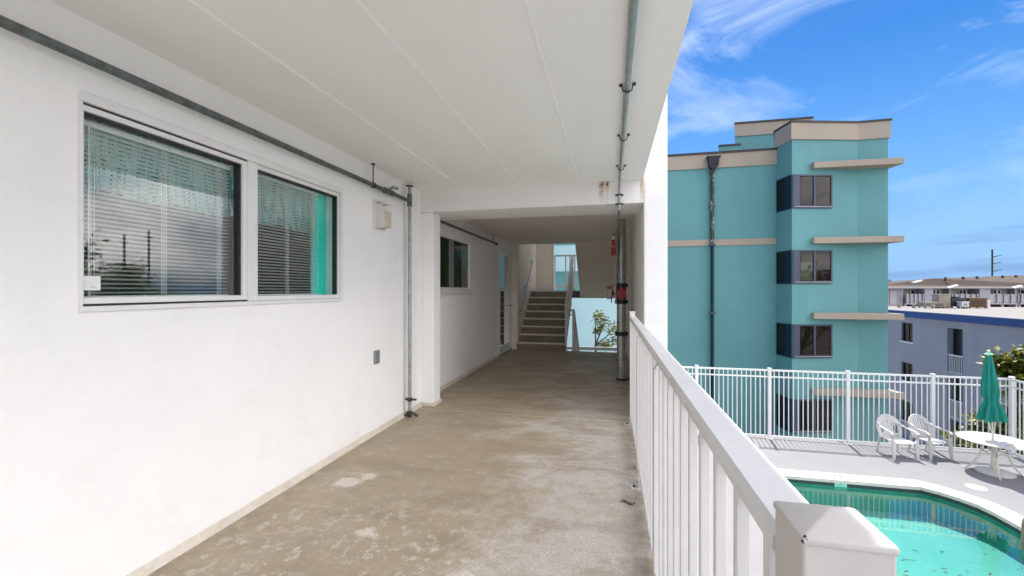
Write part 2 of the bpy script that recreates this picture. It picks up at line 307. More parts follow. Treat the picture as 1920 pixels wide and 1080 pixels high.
# ------------------------------------------------------------------ mesh helpers
WLOC = {}
def thing(name, label, cat, loc=(0, 0, 0), rot=(0, 0, 0), group=None, kind=None):
    o = bpy.data.objects.new(name, None); COL.objects.link(o)
    o.location = loc; o.rotation_euler = rot; o.empty_display_size = 0.1
    if label: o['label'] = label
    if cat: o['category'] = cat
    if group: o['group'] = group
    if kind: o['kind'] = kind
    WLOC[o.name] = Vector(loc)
    return o
def tag(o, label=None, cat=None, group=None, kind=None):
    for k, v in (('label', label), ('category', cat), ('group', group), ('kind', kind)):
        if v: o[k] = v
    return o
class MB:
    def __init__(s, mtx=None): s.bm = bmesh.new(); s.m = mtx
    def v(s, p):
        p = Vector(p)
        return s.bm.verts.new(s.m @ p if s.m else p)
    def face(s, pts):
        try: return s.bm.faces.new([s.v(p) for p in pts])
        except ValueError: pass
    def box(s, x0, x1, y0, y1, z0, z1):
        V = [s.v((x, y, z)) for x in (x0, x1) for y in (y0, y1) for z in (z0, z1)]
        for f in ((0, 1, 3, 2), (4, 6, 7, 5), (0, 4, 5, 1), (2, 3, 7, 6), (0, 2, 6, 4), (1, 5, 7, 3)):
            s.bm.faces.new([V[i] for i in f])
        return s
    def prism(s, poly, z0, z1):
        lo = [s.v((x, y, z0)) for x, y in poly]; hi = [s.v((x, y, z1)) for x, y in poly]
        n = len(poly)
        s.bm.faces.new(lo[::-1]); s.bm.faces.new(hi)
        for i in range(n): s.bm.faces.new([lo[i], lo[(i + 1) % n], hi[(i + 1) % n], hi[i]])
        return s
    def extr(s, poly, axis, a, b):      # polygon in the plane across `axis` swept from a to b
        f = {'x': lambda u, v, w: (w, u, v), 'y': lambda u, v, w: (u, w, v)}[axis]
        lo = [s.v(f(u, v, a)) for u, v in poly]; hi = [s.v(f(u, v, b)) for u, v in poly]
        n = len(poly); s.bm.faces.new(lo[::-1]); s.bm.faces.new(hi)
        for i in range(n): s.bm.faces.new([lo[i], lo[(i + 1) % n], hi[(i + 1) % n], hi[i]])
        return s
    def tube(s, pts, r, n=12, cap=True):
        pts = [Vector(p) for p in pts]; rs = r if isinstance(r, (list, tuple)) else [r] * len(pts)
        rings = []
        for i, p in enumerate(pts):
            t = (pts[min(i + 1, len(pts) - 1)] - pts[max(i - 1, 0)]).normalized()
            a = t.cross(Vector((0, 0, 1)))
            if a.length < 0.05: a = t.cross(Vector((0, 1, 0)))
            a.normalize(); b = t.cross(a).normalized()
            rings.append([s.v(p + (a * math.cos(q) + b * math.sin(q)) * rs[i]) for q in [2 * math.pi * k / n for k in range(n)]])
        for A, B in zip(rings, rings[1:]):
            for k in range(n): s.bm.faces.new([A[k], A[(k + 1) % n], B[(k + 1) % n], B[k]])
        if cap: s.bm.faces.new(rings[0][::-1]); s.bm.faces.new(rings[-1])
        return s
    def lathe(s, prof, c=(0, 0, 0), n=24):
        rings = [[s.v((c[0] + r * math.cos(2 * math.pi * k / n), c[1] + r * math.sin(2 * math.pi * k / n), c[2] + z)) for k in range(n)] for r, z in prof]
        for A, B in zip(rings, rings[1:]):
            for k in range(n): s.bm.faces.new([A[k], A[(k + 1) % n], B[(k + 1) % n], B[k]])
        s.bm.faces.new(rings[0][::-1]); s.bm.faces.new(rings[-1])
        return s
    def ring(s, axis, c0, c1, u0, u1, z0, z1, w, wb=None, wt=None):     # a rectangular frame
        wb = w if wb is None else wb; wt = w if wt is None else wt
        for (a, b, p, q) in ((u0, u1, z0, z0 + wb), (u0, u1, z1 - wt, z1), (u0, u0 + w, z0 + wb, z1 - wt), (u1 - w, u1, z0 + wb, z1 - wt)):
            if axis == 'x': s.box(c0, c1, a, b, p, q)
            else: s.box(a, b, c0, c1, p, q)
        return s
    def wall(s, axis, c0, c1, u0, u1, z0, z1, holes):
        us = sorted({u0, u1, *[h[0] for h in holes], *[h[1] for h in holes]}); zs = sorted({z0, z1, *[h[2] for h in holes], *[h[3] for h in holes]})
        for a, b in zip(us, us[1:]):
            run = None
            for p, q in zip(zs, zs[1:]):
                inside = any(h[0] < (a + b) / 2 < h[1] and h[2] < (p + q) / 2 < h[3] for h in holes)
                if not inside: run = (run[0], q) if run else (p, q)
                if (inside or q == zs[-1]) and run:
                    if axis == 'x': s.box(c0, c1, a, b, *run)
                    else: s.box(a, b, c0, c1, *run)
                    run = None
        return s
    def mesh(s, name, material, bevel=0, smooth=False, seg=2, sub=None):
        bmesh.ops.recalc_face_normals(s.bm, faces=s.bm.faces)
        if bevel:
            ed = [e for e in s.bm.edges if len(e.link_faces) == 2 and e.calc_face_angle(0) > 0.5]
            bmesh.ops.bevel(s.bm, geom=ed, offset=bevel, segments=seg, profile=0.5, affect='EDGES', clamp_overlap=True)
        if sub is not None: bmesh.ops.translate(s.bm, verts=s.bm.verts, vec=-sub)
        me = bpy.data.meshes.new(name); s.bm.to_mesh(me); s.bm.free()
        me.materials.append(material)
        if smooth:
            for p in me.polygons: p.use_smooth = True
            if hasattr(me, 'set_sharp_from_angle'): me.set_sharp_from_angle(angle=R(40))
        return me
    def build(s, name, m, parent=None, bevel=0, smooth=False, local=False, seg=2, label=None, at=None):
        sub = None
        if parent is not None and not local:
            sub = WLOC[parent.name]
        elif at is not None: sub = Vector(at)
        me = s.mesh(name, M[m], bevel, smooth, seg, sub)
        o = bpy.data.objects.new(name, me); COL.objects.link(o)
        if parent is not None: o.parent = parent; WLOC[o.name] = WLOC[parent.name]
        elif at is not None: o.location = at
        if label: o['label'] = label
        return o
def B(*a, mtx=None): return MB(mtx).box(*a)
def inst(o, loc, parent=None, label=None):
    c = o.copy(); COL.objects.link(c); c.location = loc
    if parent is not None: c.parent = parent
    if label: c['label'] = label
    return c
def copy_tree(o, parent=None):
    c = o.copy(); COL.objects.link(c); c.parent = parent
    for ch in list(o.children): copy_tree(ch, c)
    return c

# ================================================================== THE SETTING
GZ, DZ = -8.6, -2.6           # street level and pool deck level; the walkway floor is z = 0
tag(MB().box(-900, 900, -900, 900, GZ - 1, GZ).build('ground', 'sand'), kind='structure')

# walkway floor: two cast slabs with a raised strip between their joints
fl = thing('walkway_floor', None, None, (-1, 2, 0), kind='structure')
B(-2.6, 0.24, -2.4, 4.842, -0.22, 0).build('concrete_slab', 'floor_near', fl)
B(-2.6, 0.40, 4.862, 5.072, -0.22, 0.0).build('concrete_slab', 'floor_near', fl)
B(-2.6, 0.40, 5.09, 10.20, -0.22, 0).build('concrete_slab', 'floor_far', fl)
B(-2.5, 0.345, 4.843, 4.861, -0.2, -0.002).build('joint_filler', 'cream', fl)
B(-2.5, 0.345, 5.073, 5.089, -0.2, -0.003).build('joint_filler', 'cream', fl)

# ceiling planks over the near bay; caulked joints stand a little proud
ce = thing('ceiling', None, None, (-1, 2, 2.62), kind='structure')
xs = [-2.42, -1.70, -1.025, -0.347, 0.335]
for a, b in zip(xs, xs[1:]):
    B(a + 0.001, b - 0.001, -2.4, 4.95, 2.62, 2.86).build('ceiling_plank', 'ceil', ce)
for x in xs[1:-1]:
    B(x - 0.0065, x + 0.0065, -2.4, 4.95, 2.612, 2.64).build('caulk_joint', 'caulk', ce, bevel=0.002)
B(-2.35, 0.345, 5.62, 10.5, 2.53, 2.8).build('ceiling_panel', 'stairwall', ce)

# ---- the building of the walkway: walls
def wall_thing(label, loc): return thing('building_wall', label, 'wall', loc)
w1 = wall_thing('long white stucco wall left of the walkway, holding the big two-pane window', (-2.27, 1, 0))

MB().wall('x', -2.42, -2.27, -2.4, 5.206, -0.2, 2.62, [(1.455, 3.335, 1.335, 2.275)]).build('wall', 'stucco', w1)
MB().extr([(-2.27, 0.0), (-2.248, 0.0), (-2.262, 0.045), (-2.27, 0.05)], 'y', -2.4, 4.985).build('base_trim', 'cream', w1)
B(-2.4185, -2.2715, -2.39, 5.2, -2.59, -0.22).build('lower_wall', 'stucco', w1)

pl = thing('pilaster', 'white pilaster on the left wall under the crossbeam, beside the thin vertical pipe', 'pilaster', (-2.19, 5.1, 0))
B(-2.2685, -2.11, 4.986, 5.206, 0, 2.367).build('shaft', 'stucco', pl, bevel=0.012)
MB().prism([(-2.268, 4.985), (-2.268, 4.963), (-2.09, 4.963), (-2.09, 5.206), (-2.109, 5.206), (-2.109, 4.985)], 0.001, 0.045).build('base_trim', 'cream', pl, bevel=0.005)

bm_ = thing('crossbeam', 'white crossbeam spanning the walkway, rust-streaked near the ceiling conduit', 'beam', (-1, 5.2, 2.4))
B(-2.42, 0.345, 4.952, 5.615, 2.367, 2.86).build('beam', 'beam', bm_, bevel=0.008)
for x in (-0.105, -0.045):
    MB().tube([(x, 4.953, 2.585), (x, 4.935, 2.587)], 0.009, 8).build('bolt', 'dark_metal', bm_)

w2 = wall_thing('white left wall beyond the pilaster, with the dark green window and glazed door', (-2.35, 7.5, 0))
MB().wall('x', -2.50, -2.35, 5.207, 10.3, -0.2, 2.53, [(5.72, 7.11, 1.43, 2.215), (9.09, 10.17, 0.02, 2.33)]).build('wall', 'stucco', w2)
MB().extr([(-2.35, 0), (-2.33, 0), (-2.343, 0.045), (-2.35, 0.05)], 'y', 5.207, 9.05).build('base_trim', 'cream', w2)

w3 = wall_thing('beige-white stair wall at the end of the walkway, carrying the thin wall handrail', (-2.2, 11.5, 0))
B(-2.45, -2.20, 10.301, 13.1, -2.6, 7.9).build('wall', 'stairwall', w3)
w4 = wall_thing('beige landing wall at the far end of the stairs, open onto the blue building', (-1, 13.2, 1.4))
MB().wall('y', 13.1, 13.3, -2.45, 0.345, -2.6, 7.9, [(-1.72, 0.33, 1.40, 3.7), (-1.3, 0.33, -1.4, 1.2)]).build('wall', 'stairwall', w4)
MB().box(-1.719, -1.68, 13.06, 13.099, 1.401, 3.9).build('opening_trim', 'white', w4)
w5 = wall_thing('tall white fin wall right of the walkway, where the railing ends', (0.46, 5, 0))
B(0.345, 0.59, 4.95, 13.3, -2.6, 8.5).build('wall', 'stucco', w5, bevel=0.015)
w6 = wall_thing('white wall of the storey under the walkway, beside the pool deck', (0.2, 1, DZ))
B(0.0, 0.20, -2.4, 4.94, -2.6, -0.222).build('wall', 'stucco', w6)
rf = thing('upper_storey', 'white upper storey block above the walkway ceiling', 'storey', (-1, 4, 2.9))
B(-2.42, -1.2, -2.4, 10.4, 2.862, 6.0).build('wall', 'stucco', rf)
B(-2.45, 0.344, 10.45, 13.3, 7.91, 8.1).build('roof', 'stucco', rf)  # unseen stairwell roof, put in to keep sun off the stairs
B(-5.2, -2.46, -2.4, 10.3, 2.62, 2.85).build('slab', 'stucco', rf)

# ---- staircase at the end
st = thing('staircase', 'brown concrete staircase with pale nosings rising at the far end of the walkway', 'stairs', (-1.6, 11, 0))
rise, run, y0 = 0.175, 0.265, 10.20
for i in range(8):
    ya = y0 + i * run
    yb = 13.1 if i == 7 else ya + run + 0.02
    z = (i + 1) * rise
    B(-2.198, -1.06, ya, yb, (z - rise - 0.05) if i < 7 else 1.2, z - 0.001).build('step', 'stair', st)
    B(-2.19, -1.065, ya - 0.014, ya + 0.02, z - 0.032, z + 0.003).build('nosing', 'nosing', st)
B(-1.059, 0.343, 12.06, 13.1, 1.20, 1.399).build('landing_slab', 'stair', st)
MB().extr([(10.20, -0.01), (12.05, 1.2), (12.05, 1.0), (10.20, -0.21)], 'x', -2.198, -1.06).build('stringer', 'stair', st)
up = thing('upper_flight', 'beige sloping underside of the upper stair flight, over the landing opening', 'stairs', (-0.2, 11, 2))
MB().extr([(12.06, 1.22), (12.06, 1.55), (10.12, 2.98), (10.12, 2.62)], 'x', -0.82, 0.343).build('soffit', 'stairwall', up)
dn = thing('lower_flight', 'concrete stair flight going down from the end of the walkway floor', 'stairs', (-0.2, 11, -0.6))
for i in range(8):
    B(-0.95, 0.343, 10.21 + i * run, 10.21 + (i + 1) * run + 0.02, -(i + 2) * rise, -(i + 1) * rise).build('step', 'stair', dn)
B(-2.19, 0.343, 12.35, 13.1, -1.6, -1.41).build('landing_slab', 'stair', dn)

# guards of the stairs
def stair_guard(label, x, p0, p1, zr, n, group=None):
    (ya, za), (yb, zb) = p0, p1
    g = thing('stair_guard', label, 'guard rail', (x, ya, za), group=group)
    MB().extr([(ya, za + zr - 0.05), (yb, zb + zr - 0.05), (yb, zb + zr), (ya, za + zr)], 'x', x - 0.035, x + 0.035).build('top_rail', 'white', g)
    MB().extr([(ya, za + 0.09), (yb, zb + 0.09), (yb, zb + 0.13), (ya, za + 0.13)], 'x', x - 0.02, x + 0.02).build('bottom_rail', 'white', g)
    for k in range(n + 1):
        t = k / n; y = ya + (yb - ya) * t; z = za + (zb - za) * t; e = k in (0, n); h = 0.022 if e else 0.010
        B(x - h, x + h, y - h, y + h, z + (0 if e else 0.11), z + zr - 0.03).build('post' if e else 'baluster', 'white', g)
    return g
stair_guard('white slatted guard rail climbing the right side of the up stairs', -1.03, (10.22, 0.10), (12.02, 1.40), 0.93, 12)
g2 = stair_guard('white guard rail going down the stairs, leftmost in the lower opening', -0.86, (10.22, 0.0), (12.0, -1.25), 0.97, 12)
MB().tube([(-1.03, 10.22, 1.0), (-1.0, 10.15, 0.98), (-0.86, 10.2, 0.94)], 0.018, 8).build('return_bar', 'white', g2)
MB().tube([(-1.03, 10.22, 0.84), (-0.86, 10.22, 0.84)], 0.012, 8).build('return_bar', 'white', g2)
lg = thing('landing_guard', 'white landing guard with wide bars in front of the upper blue opening', 'guard rail', (-1, 13.1, 1.4))
B(-1.679, 0.33, 13.12, 13.16, 2.42, 2.47).build('top_rail', 'white', lg)
B(-1.679, 0.33, 13.12, 13.16, 1.48, 1.52).build('bottom_rail', 'white', lg)
for x in (-1.655, -1.33, -1.20, -1.06, -0.8, -0.5, -0.2):
    B(x - 0.02, x + 0.02, 13.125, 13.155, 1.40, 2.42).build('baluster', 'white', lg)
lg2 = thing('landing_guard', 'white horizontal guard rail low behind the tree in the lower stair opening', 'guard rail', (-1, 13.1, -1.4))
B(-1.299, 0.33, 13.12, 13.17, -0.36, -0.27).build('top_rail', 'white', lg2)
B(-1.299, 0.33, 13.13, 13.16, -1.3, -1.26).build('bottom_rail', 'white', lg2)
for k in range(12):
    x = -1.28 + k * 0.14
    B(x - 0.008, x + 0.008, 13.135, 13.155, -1.26, -0.36).build('baluster', 'white', lg2)
hr = thing('wall_handrail', 'thin grey handrail sloping up the left stair wall', 'handrail', (-2.12, 10.4, 0.8))
MB().tube([(-2.13, 10.28, 0.93), (-2.12, 10.38, 0.93), (-2.12, 11.95, 2.22), (-2.12, 12.1, 2.25)], 0.013, 8).build('rail', 'galv', hr, smooth=True)
for y, z in ((10.34, 0.93), (11.15, 1.56), (12.02, 2.24)):
    MB().tube([(-2.12, y, z), (-2.15, y, z - 0.06), (-2.198, y, z - 0.06)], 0.009, 6).tube([(-2.198, y, z - 0.06), (-2.19, y, z - 0.06)], 0.03, 10).build('bracket', 'galv', hr)

# ================================================================== WINDOWS AND DOOR OF THE WALKWAY
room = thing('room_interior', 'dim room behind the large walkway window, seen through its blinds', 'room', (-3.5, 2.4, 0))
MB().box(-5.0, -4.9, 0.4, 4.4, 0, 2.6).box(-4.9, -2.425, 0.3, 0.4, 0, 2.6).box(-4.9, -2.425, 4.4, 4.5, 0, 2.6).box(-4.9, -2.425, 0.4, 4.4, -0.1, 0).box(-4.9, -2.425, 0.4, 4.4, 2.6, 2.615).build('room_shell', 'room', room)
wf = MB()
for (a, b_, p, q) in ((1.443, 3.355, 1.322, 1.347), (1.443, 3.355, 2.247, 2.292), (1.443, 1.452, 1.347, 2.247), (3.325, 3.355, 1.347, 2.247)): wf.box(-2.285, -2.252, a, b_, p, q)
wf = wf.build('window', 'frame_white', w1, bevel=0.004, label='white framed two-pane sliding window')
B(-2.30, -2.2565, 2.348, 2.425, 1.348, 2.246).build('mullion', 'frame_white', wf, bevel=0.004)
MB().box(-2.33, -2.268, 1.453, 2.347, 1.3475, 1.357).box(-2.33, -2.268, 1.453, 2.347, 2.236, 2.2465).build('gasket_gap', 'black', wf)  # black strips standing in for the shadow gap between casing and sash
sm0 = MB()
for (a, b_, p, q) in ((1.453, 2.346, 1.3575, 1.386), (1.453, 2.346, 2.210, 2.2355), (1.453, 1.459, 1.386, 2.210), (2.308, 2.346, 1.386, 2.210)): sm0.box(-2.325, -2.260, a, b_, p, q)
sm0.build('sash', 'frame_white', wf, bevel=0.002)
B(-2.322, -2.272, 1.460, 2.307, 2.201, 2.209).build('gasket_gap', 'black', wf)
B(-2.322, -2.274, 2.297, 2.307, 1.387, 2.200).build('gasket_gap', 'black', wf)
MB().ring('x', -2.325, -2.275, 2.4255, 3.3245, 1.348, 2.246, 0.012, 0.032, 0.028).build('sash', 'frame_white', wf, bevel=0.003)
MB().box(-2.322, -2.284, 2.439, 3.311, 2.207, 2.217).box(-2.322, -2.284, 3.301, 3.311, 1.381, 2.206).build('gasket_gap', 'black', wf)
B(-2.300, -2.295, 1.460, 2.2965, 1.387, 2.2005).build('pane', 'glass', wf)
B(-2.310, -2.305, 2.438, 3.3005, 1.381, 2.2065).build('pane', 'glass', wf)
B(-2.2945, -2.2935, 1.480, 1.545, 1.418, 1.483).build('sticker', 'sticker', wf, label='small white square sticker')
B(-2.2935, -2.2931, 1.500, 1.528, 1.432, 1.434).build('print_line', 'outlet', wf)

def blind(label, ya, yb, z0, z1):
    b = thing('window_blind', label, 'blind', (-2.37, (ya + yb) / 2, z1), group='white venetian blinds of the big window')
    B(-2.392, -2.352, ya, yb, z1 - 0.03, z1).build('head_rail', 'blind', b, bevel=0.003)
    n = int((z1 - z0 - 0.05) / 0.0215)
    mb = MB(); w = 0.0125; t = R(20); s0 = None
    for dx, dz in ((-1, 0), (0, 0.10), (1, 0)): pass
    prof = [(-w, -0.0045), (0, 0.0), (w, 0.0035)]
    L = (yb - ya) / 2 - 0.004
    for (x1, q1), (x2, q2) in zip(prof, prof[1:]):
        mb.face([(x1, -L, q1), (x2, -L, q2), (x2, L, q2), (x1, L, q1)])
        mb.face([(x1, -L, q1 - 0.0008), (x1, L, q1 - 0.0008), (x2, L, q2 - 0.0008), (x2, -L, q2 - 0.0008)])
    sl = mb.build('slat', 'blind', b, local=True); sl.location = (0, 0, -0.045)
    for k in range(1, n): inst(sl, (0, 0, -0.045 - k * 0.0215), b)
    B(-2.385, -2.36, ya + 0.003, yb - 0.003, z1 - 0.045 - n * 0.0215 - 0.004, z1 - 0.045 - n * 0.0215 + 0.006).build('bottom_rail', 'blind', b)
    zb = z1 - 0.045 - n * 0.0215
    for f in (0.1, 0.5, 0.9):
        y = ya + (yb - ya) * f
        for q in (-0.012, 0.0, 0.012):
            B(-2.3545, -2.3530, y + q - 0.0011, y + q + 0.0011, zb, z1 - 0.03).build('cord', 'blind', b)
    B(-2.351, -2.346, ya + 0.07, ya + 0.074, z0 + 0.02, z1 - 0.02).build('wand', 'blind', b)
blind('white venetian blind behind the wider left pane of the big window', 1.462, 2.31, 1.37, 2.205)
blind('white venetian blind behind the narrower right pane of the big window', 2.442, 3.17, 1.365, 2.225)
def gathered(name, m, label, cat, ya, yb, z0, z1, x, amp, step, flare=0.0):
    mb = MB(); n = int((yb - ya) / step); ph = random.random() * 6
    cols = []
    for i in range(n + 1):
        y = ya + (yb - ya) * i / n
        col = []
        for j in range(5):
            t = j / 4
            a = amp * (0.45 + 0.55 * (1 - t) + flare)
            xx = x + a * math.sin(y * 105 + ph + 0.8 * math.sin(y * 23)) + 0.4 * a * math.sin(y * 47 + j * 0.3)
            col.append(mb.v((xx, y + 0.006 * math.sin(j * 1.3 + y * 30), z0 + (z1 - z0) * t + (0.012 * math.sin(y * 16) if j == 0 else 0))))
        cols.append(col)
    for A, C in zip(cols, cols[1:]):
        for j in range(4): mb.bm.faces.new([A[j], C[j], C[j + 1], A[j + 1]])
    return tag(mb.build(name, m, smooth=True, at=(x, (ya + yb) / 2, z1)), label, cat)
gathered('valance', 'valance', 'gathered teal patterned valance behind the blinds of the big window', 'valance', 1.42, 3.26, 1.895, 2.24, -2.44, 0.018, 0.006)
gathered('curtain', 'turq', 'plain turquoise curtain at the right edge of the big window', 'curtain', 3.12, 3.45, 1.1, 2.3, -2.405, 0.006, 0.01)

# window in the second bay
wf2 = MB().ring('x', -2.40, -2.365, 5.72, 7.11, 1.43, 2.215, 0.028).build('window', 'frame_white', w2, label='dark green two-pane window')
B(-2.395, -2.367, 6.20, 6.38, 1.458, 2.187).build('mullion', 'outlet', wf2)
for a, b in ((5.748, 6.20), (6.38, 7.082)):
    B(-2.385, -2.38, a, b, 1.458, 2.187).build('pane', 'dark_glass', wf2)
B(-2.3495, -2.318, 5.5, 7.16, 1.345, 1.43).build('sill', 'white', wf2, bevel=0.006)
B(-2.3495, -2.332, 5.5, 7.26, 1.195, 1.315).build('apron', 'stucco', wf2, bevel=0.004)
gathered('curtain', 'green_room', 'dark green curtain inside the window beyond the pilaster', 'curtain', 5.6, 7.2, 1.3, 2.3, -2.56, 0.02, 0.02)
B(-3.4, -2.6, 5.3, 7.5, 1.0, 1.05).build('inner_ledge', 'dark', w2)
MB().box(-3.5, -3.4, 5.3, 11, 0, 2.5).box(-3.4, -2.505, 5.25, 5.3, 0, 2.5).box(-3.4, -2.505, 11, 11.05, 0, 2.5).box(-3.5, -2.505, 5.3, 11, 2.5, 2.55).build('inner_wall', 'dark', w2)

dr = MB().ring('x', -2.42, -2.34, 9.09, 10.17, 0.02, 2.33, 0.05, 0.03, 0.05).build('door', 'frame_white', w2, label='white glazed storm door')
MB().ring('x', -2.385, -2.352, 9.145, 10.115, 0.055, 2.275, 0.09, 0.12, 0.07).build('sash', 'frame_white', dr, bevel=0.004)
B(-2.387, -2.351, 9.236, 10.024, 1.40, 1.445).build('mid_rail', 'frame_white', dr)
B(-2.372, -2.368, 9.236, 10.024, 1.446, 2.204).build('pane', 'glass', dr)
B(-2.372, -2.368, 9.236, 10.024, 0.176, 1.399).build('pane', 'glass', dr)
MB().tube([(-2.351, 10.07, 1.05), (-2.30, 10.07, 1.05), (-2.30, 10.0, 1.04)], 0.011, 8).build('handle', 'dark_metal', dr)
B(-2.4, -2.3, 9.08, 10.18, 0.001, 0.02).build('threshold', 'outlet', dr)

# ================================================================== PIPES AND FITTINGS
p1 = thing('sprinkler_pipe', 'long dark grey sprinkler pipe running under the ceiling along the left wall', 'pipe', (-2.205, 2, 2.415))
MB().tube([(-2.205, -2.4, 2.415), (-2.205, 4.49, 2.415)], 0.021, 16).build('pipe', 'galv_dark', p1, smooth=True)
for y in (-0.9, 3.76):
    MB().tube([(-2.205, y, 2.44), (-2.205, y, 2.617)], 0.006, 8).tube([(-2.205, y, 2.61), (-2.205, y, 2.619)], 0.02, 10).build('hanger_rod', 'dark_metal', p1)
    MB().tube([(-2.205, y - 0.014, 2.415), (-2.205, y + 0.014, 2.415)], 0.028, 14).build('hanger_loop', 'dark_metal', p1)
for y in (4.0, 4.12):
    MB().tube([(-2.205, y - 0.03, 2.415), (-2.205, y + 0.03, 2.415)], 0.031, 14).build('coupling', 'galv_dark', p1, smooth=True)
MB().tube([(-2.205, 4.06, 2.415), (-2.205, 4.06, 2.45), (-2.15, 4.06, 2.455)], 0.011, 8).tube([(-2.15, 4.03, 2.455), (-2.13, 4.10, 2.455)], 0.018, 8).build('sprinkler_head', 'galv', p1)
p2 = thing('drain_pipe', 'thin galvanised vertical pipe standing in front of the pilaster', 'pipe', (-2.2, 4.52, 0))
MB().tube([(-2.2, 4.52, 0), (-2.2, 4.52, 2.575)], 0.019, 14).build('pipe', 'galv', p2, smooth=True)
B(-2.232, -2.168, 4.488, 4.552, 2.575, 2.587).build('cap', 'dark_metal', p2)
MB().tube([(-2.2, 4.52, 2.35), (-2.2, 4.52, 2.49)], 0.027, 14).build('tee', 'galv_dark', p2, smooth=True)
MB().tube([(-2.2, 4.52, 0.175), (-2.2, 4.52, 0.215)], 0.028, 12).tube([(-2.25, 4.52, 0.195), (-2.12, 4.52, 0.195)], 0.011, 8).build('clamp', 'dark_metal', p2)
MB().tube([(-2.28 + 0.03, 4.50, 0.008), (-2.22, 4.52, 0.05), (-2.18, 4.52, 0.05), (-2.11, 4.54, 0.008)], 0.013, 8).tube([(-2.2, 4.52, 0), (-2.2, 4.52, 0.07)], 0.026, 10).build('foot_clamp', 'dark_metal', p2)
p3 = thing('sprinkler_pipe', 'short dark pipe hung under the ceiling beyond the crossbeam', 'pipe', (-2.28, 7, 2.38))
MB().tube([(-2.28, 5.62, 2.36), (-2.28, 8.6, 2.36)], 0.019, 12).build('pipe', 'galv_dark', p3, smooth=True)
MB().tube([(-2.28, 8.35, 2.37), (-2.28, 8.35, 2.528)], 0.006, 8).build('hanger_rod', 'dark_metal', p3)
MB().tube([(-2.28, 8.56, 2.36), (-2.28, 8.66, 2.36)], 0.027, 10).build('end_cap', 'dark_metal', p3)
p3b = thing('fire_riser', 'large grey steel riser pipe with black couplings at the railing end', 'pipe', (0.156, 7.1, 0))
rx, ry = 0.156, 7.11
MB().tube([(rx, ry, 0.0), (rx, ry, 2.525)], 0.07, 24).build('pipe', 'riser', p3b, smooth=True)
for z in (1.49, 1.235, 0.73):
    MB().tube([(rx, ry, z - 0.035), (rx, ry, z + 0.035)], 0.084, 24).box(rx - 0.105, rx + 0.105, ry - 0.025, ry + 0.025, z - 0.022, z + 0.022).build('coupling', 'black', p3b, bevel=0.004)
MB().tube([(rx, ry, 0.001), (rx, ry, 0.03)], 0.082, 20).tube([(rx + 0.03, ry - 0.09, 0.01), (rx + 0.16, ry - 0.05, 0.05)], 0.016, 8).build('floor_collar', 'dark_metal', p3b)
B(rx - 0.085, rx - 0.07, ry - 0.09, ry - 0.06, 0.12, 0.20).build('clip', 'galv', p3b)
vv = MB().tube([(rx, ry, 1.275), (rx, ry, 1.45)], 0.076, 20).tube([(rx, ry - 0.05, 1.36), (rx, ry - 0.14, 1.36)], 0.05, 16).build('valve', 'red', p3b, smooth=True, label='red valve body')
MB().tube([(rx + 0.0, ry - 0.14, 1.36), (rx, ry - 0.152, 1.36)], 0.075, 20).build('valve_cover', 'red', vv)
MB().tube([(rx - 0.07, ry - 0.03, 1.36), (rx - 0.15, ry - 0.03, 1.36)], 0.022, 10).build('valve_stem', 'red', vv)
MB().ring('y', ry - 0.05, ry - 0.02, rx - 0.225, rx - 0.135, 1.27, 1.46, 0.016).build('valve_bracket', 'outlet', vv)
B(rx - 0.225, rx - 0.15, ry - 0.052, ry - 0.019, 1.435, 1.475).build('valve_tag', 'red', vv)
MB().tube([(rx - 0.155, ry - 0.08, 1.22), (rx - 0.135, ry - 0.06, 1.36), (rx - 0.15, ry - 0.06, 1.50)], 0.009, 6).build('valve_lever', 'black', vv)
p4 = thing('conduit', 'slim grey conduit clamped under the ceiling, bending down in front of the crossbeam', 'conduit', (0.092, 2, 2.59))
cpts = [(0.092, -2.4, 2.592), (0.090, 1.95, 2.592), (0.087, 4.78, 2.592)]
cpts += [(0.087, 4.90 - 0.10 * math.cos(a), 2.49 + 0.10 * math.sin(a)) for a in [R(90 - k * 22.5) for k in range(1, 4)]]
MB().tube(cpts[:3] + [(0.087, 4.86, 2.580), (0.087, 4.905, 2.545), (0.087, 4.92, 2.50), (0.087, 4.92, 2.30), (0.087, 5.2, 2.27), (0.08, 6.9, 2.25), (0.07, 6.98, 2.15), (0.07, 6.98, 1.75), (0.07, 6.98, 1.2)], [0.019] * 2 + [0.013] * 10, 12).build('pipe', 'galv', p4, smooth=True)
for y in (0.9, 1.78, 2.63, 3.48, 4.33):
    MB().tube([(0.092 - 0.03, y, 2.612), (0.092 - 0.025, y, 2.58), (0.092, y, 2.568), (0.092 + 0.025, y, 2.58), (0.092 + 0.03, y, 2.612)], 0.0045, 6).box(0.045, 0.064, y - 0.008, y + 0.008, 2.607, 2.619).box(0.12, 0.139, y - 0.008, y + 0.008, 2.607, 2.619).build('strap', 'dark_metal', p4)
for z in (2.46, 2.36):
    MB().box(0.045, 0.13, 4.93, 4.951, z - 0.008, z + 0.008).box(0.066, 0.108, 4.90, 4.93, z - 0.006, z + 0.006).build('strap', 'dark_metal', p4)
hn = thing('fire_alarm', 'red fire alarm unit of two stacked boxes beside the riser pipe', 'alarm', (0.05, 7.0, 2.1))
B(0.005, 0.075, 6.965, 7.03, 2.10, 2.29).build('strobe_box', 'red', hn, bevel=0.006)
B(-0.002, 0.07, 6.955, 7.03, 1.955, 2.085).build('horn_box', 'red', hn, bevel=0.006)
MB().tube([(0.035, 6.955, 2.02), (0.035, 6.945, 2.02)], 0.024, 14).build('horn_grille', 'red', hn)
B(0.01, 0.055, 6.957, 6.964, 2.20, 2.26).build('lens', 'lens', hn)
B(0.03, 0.062, 6.975, 7.01, 2.086, 2.099).build('clip', 'galv', hn)
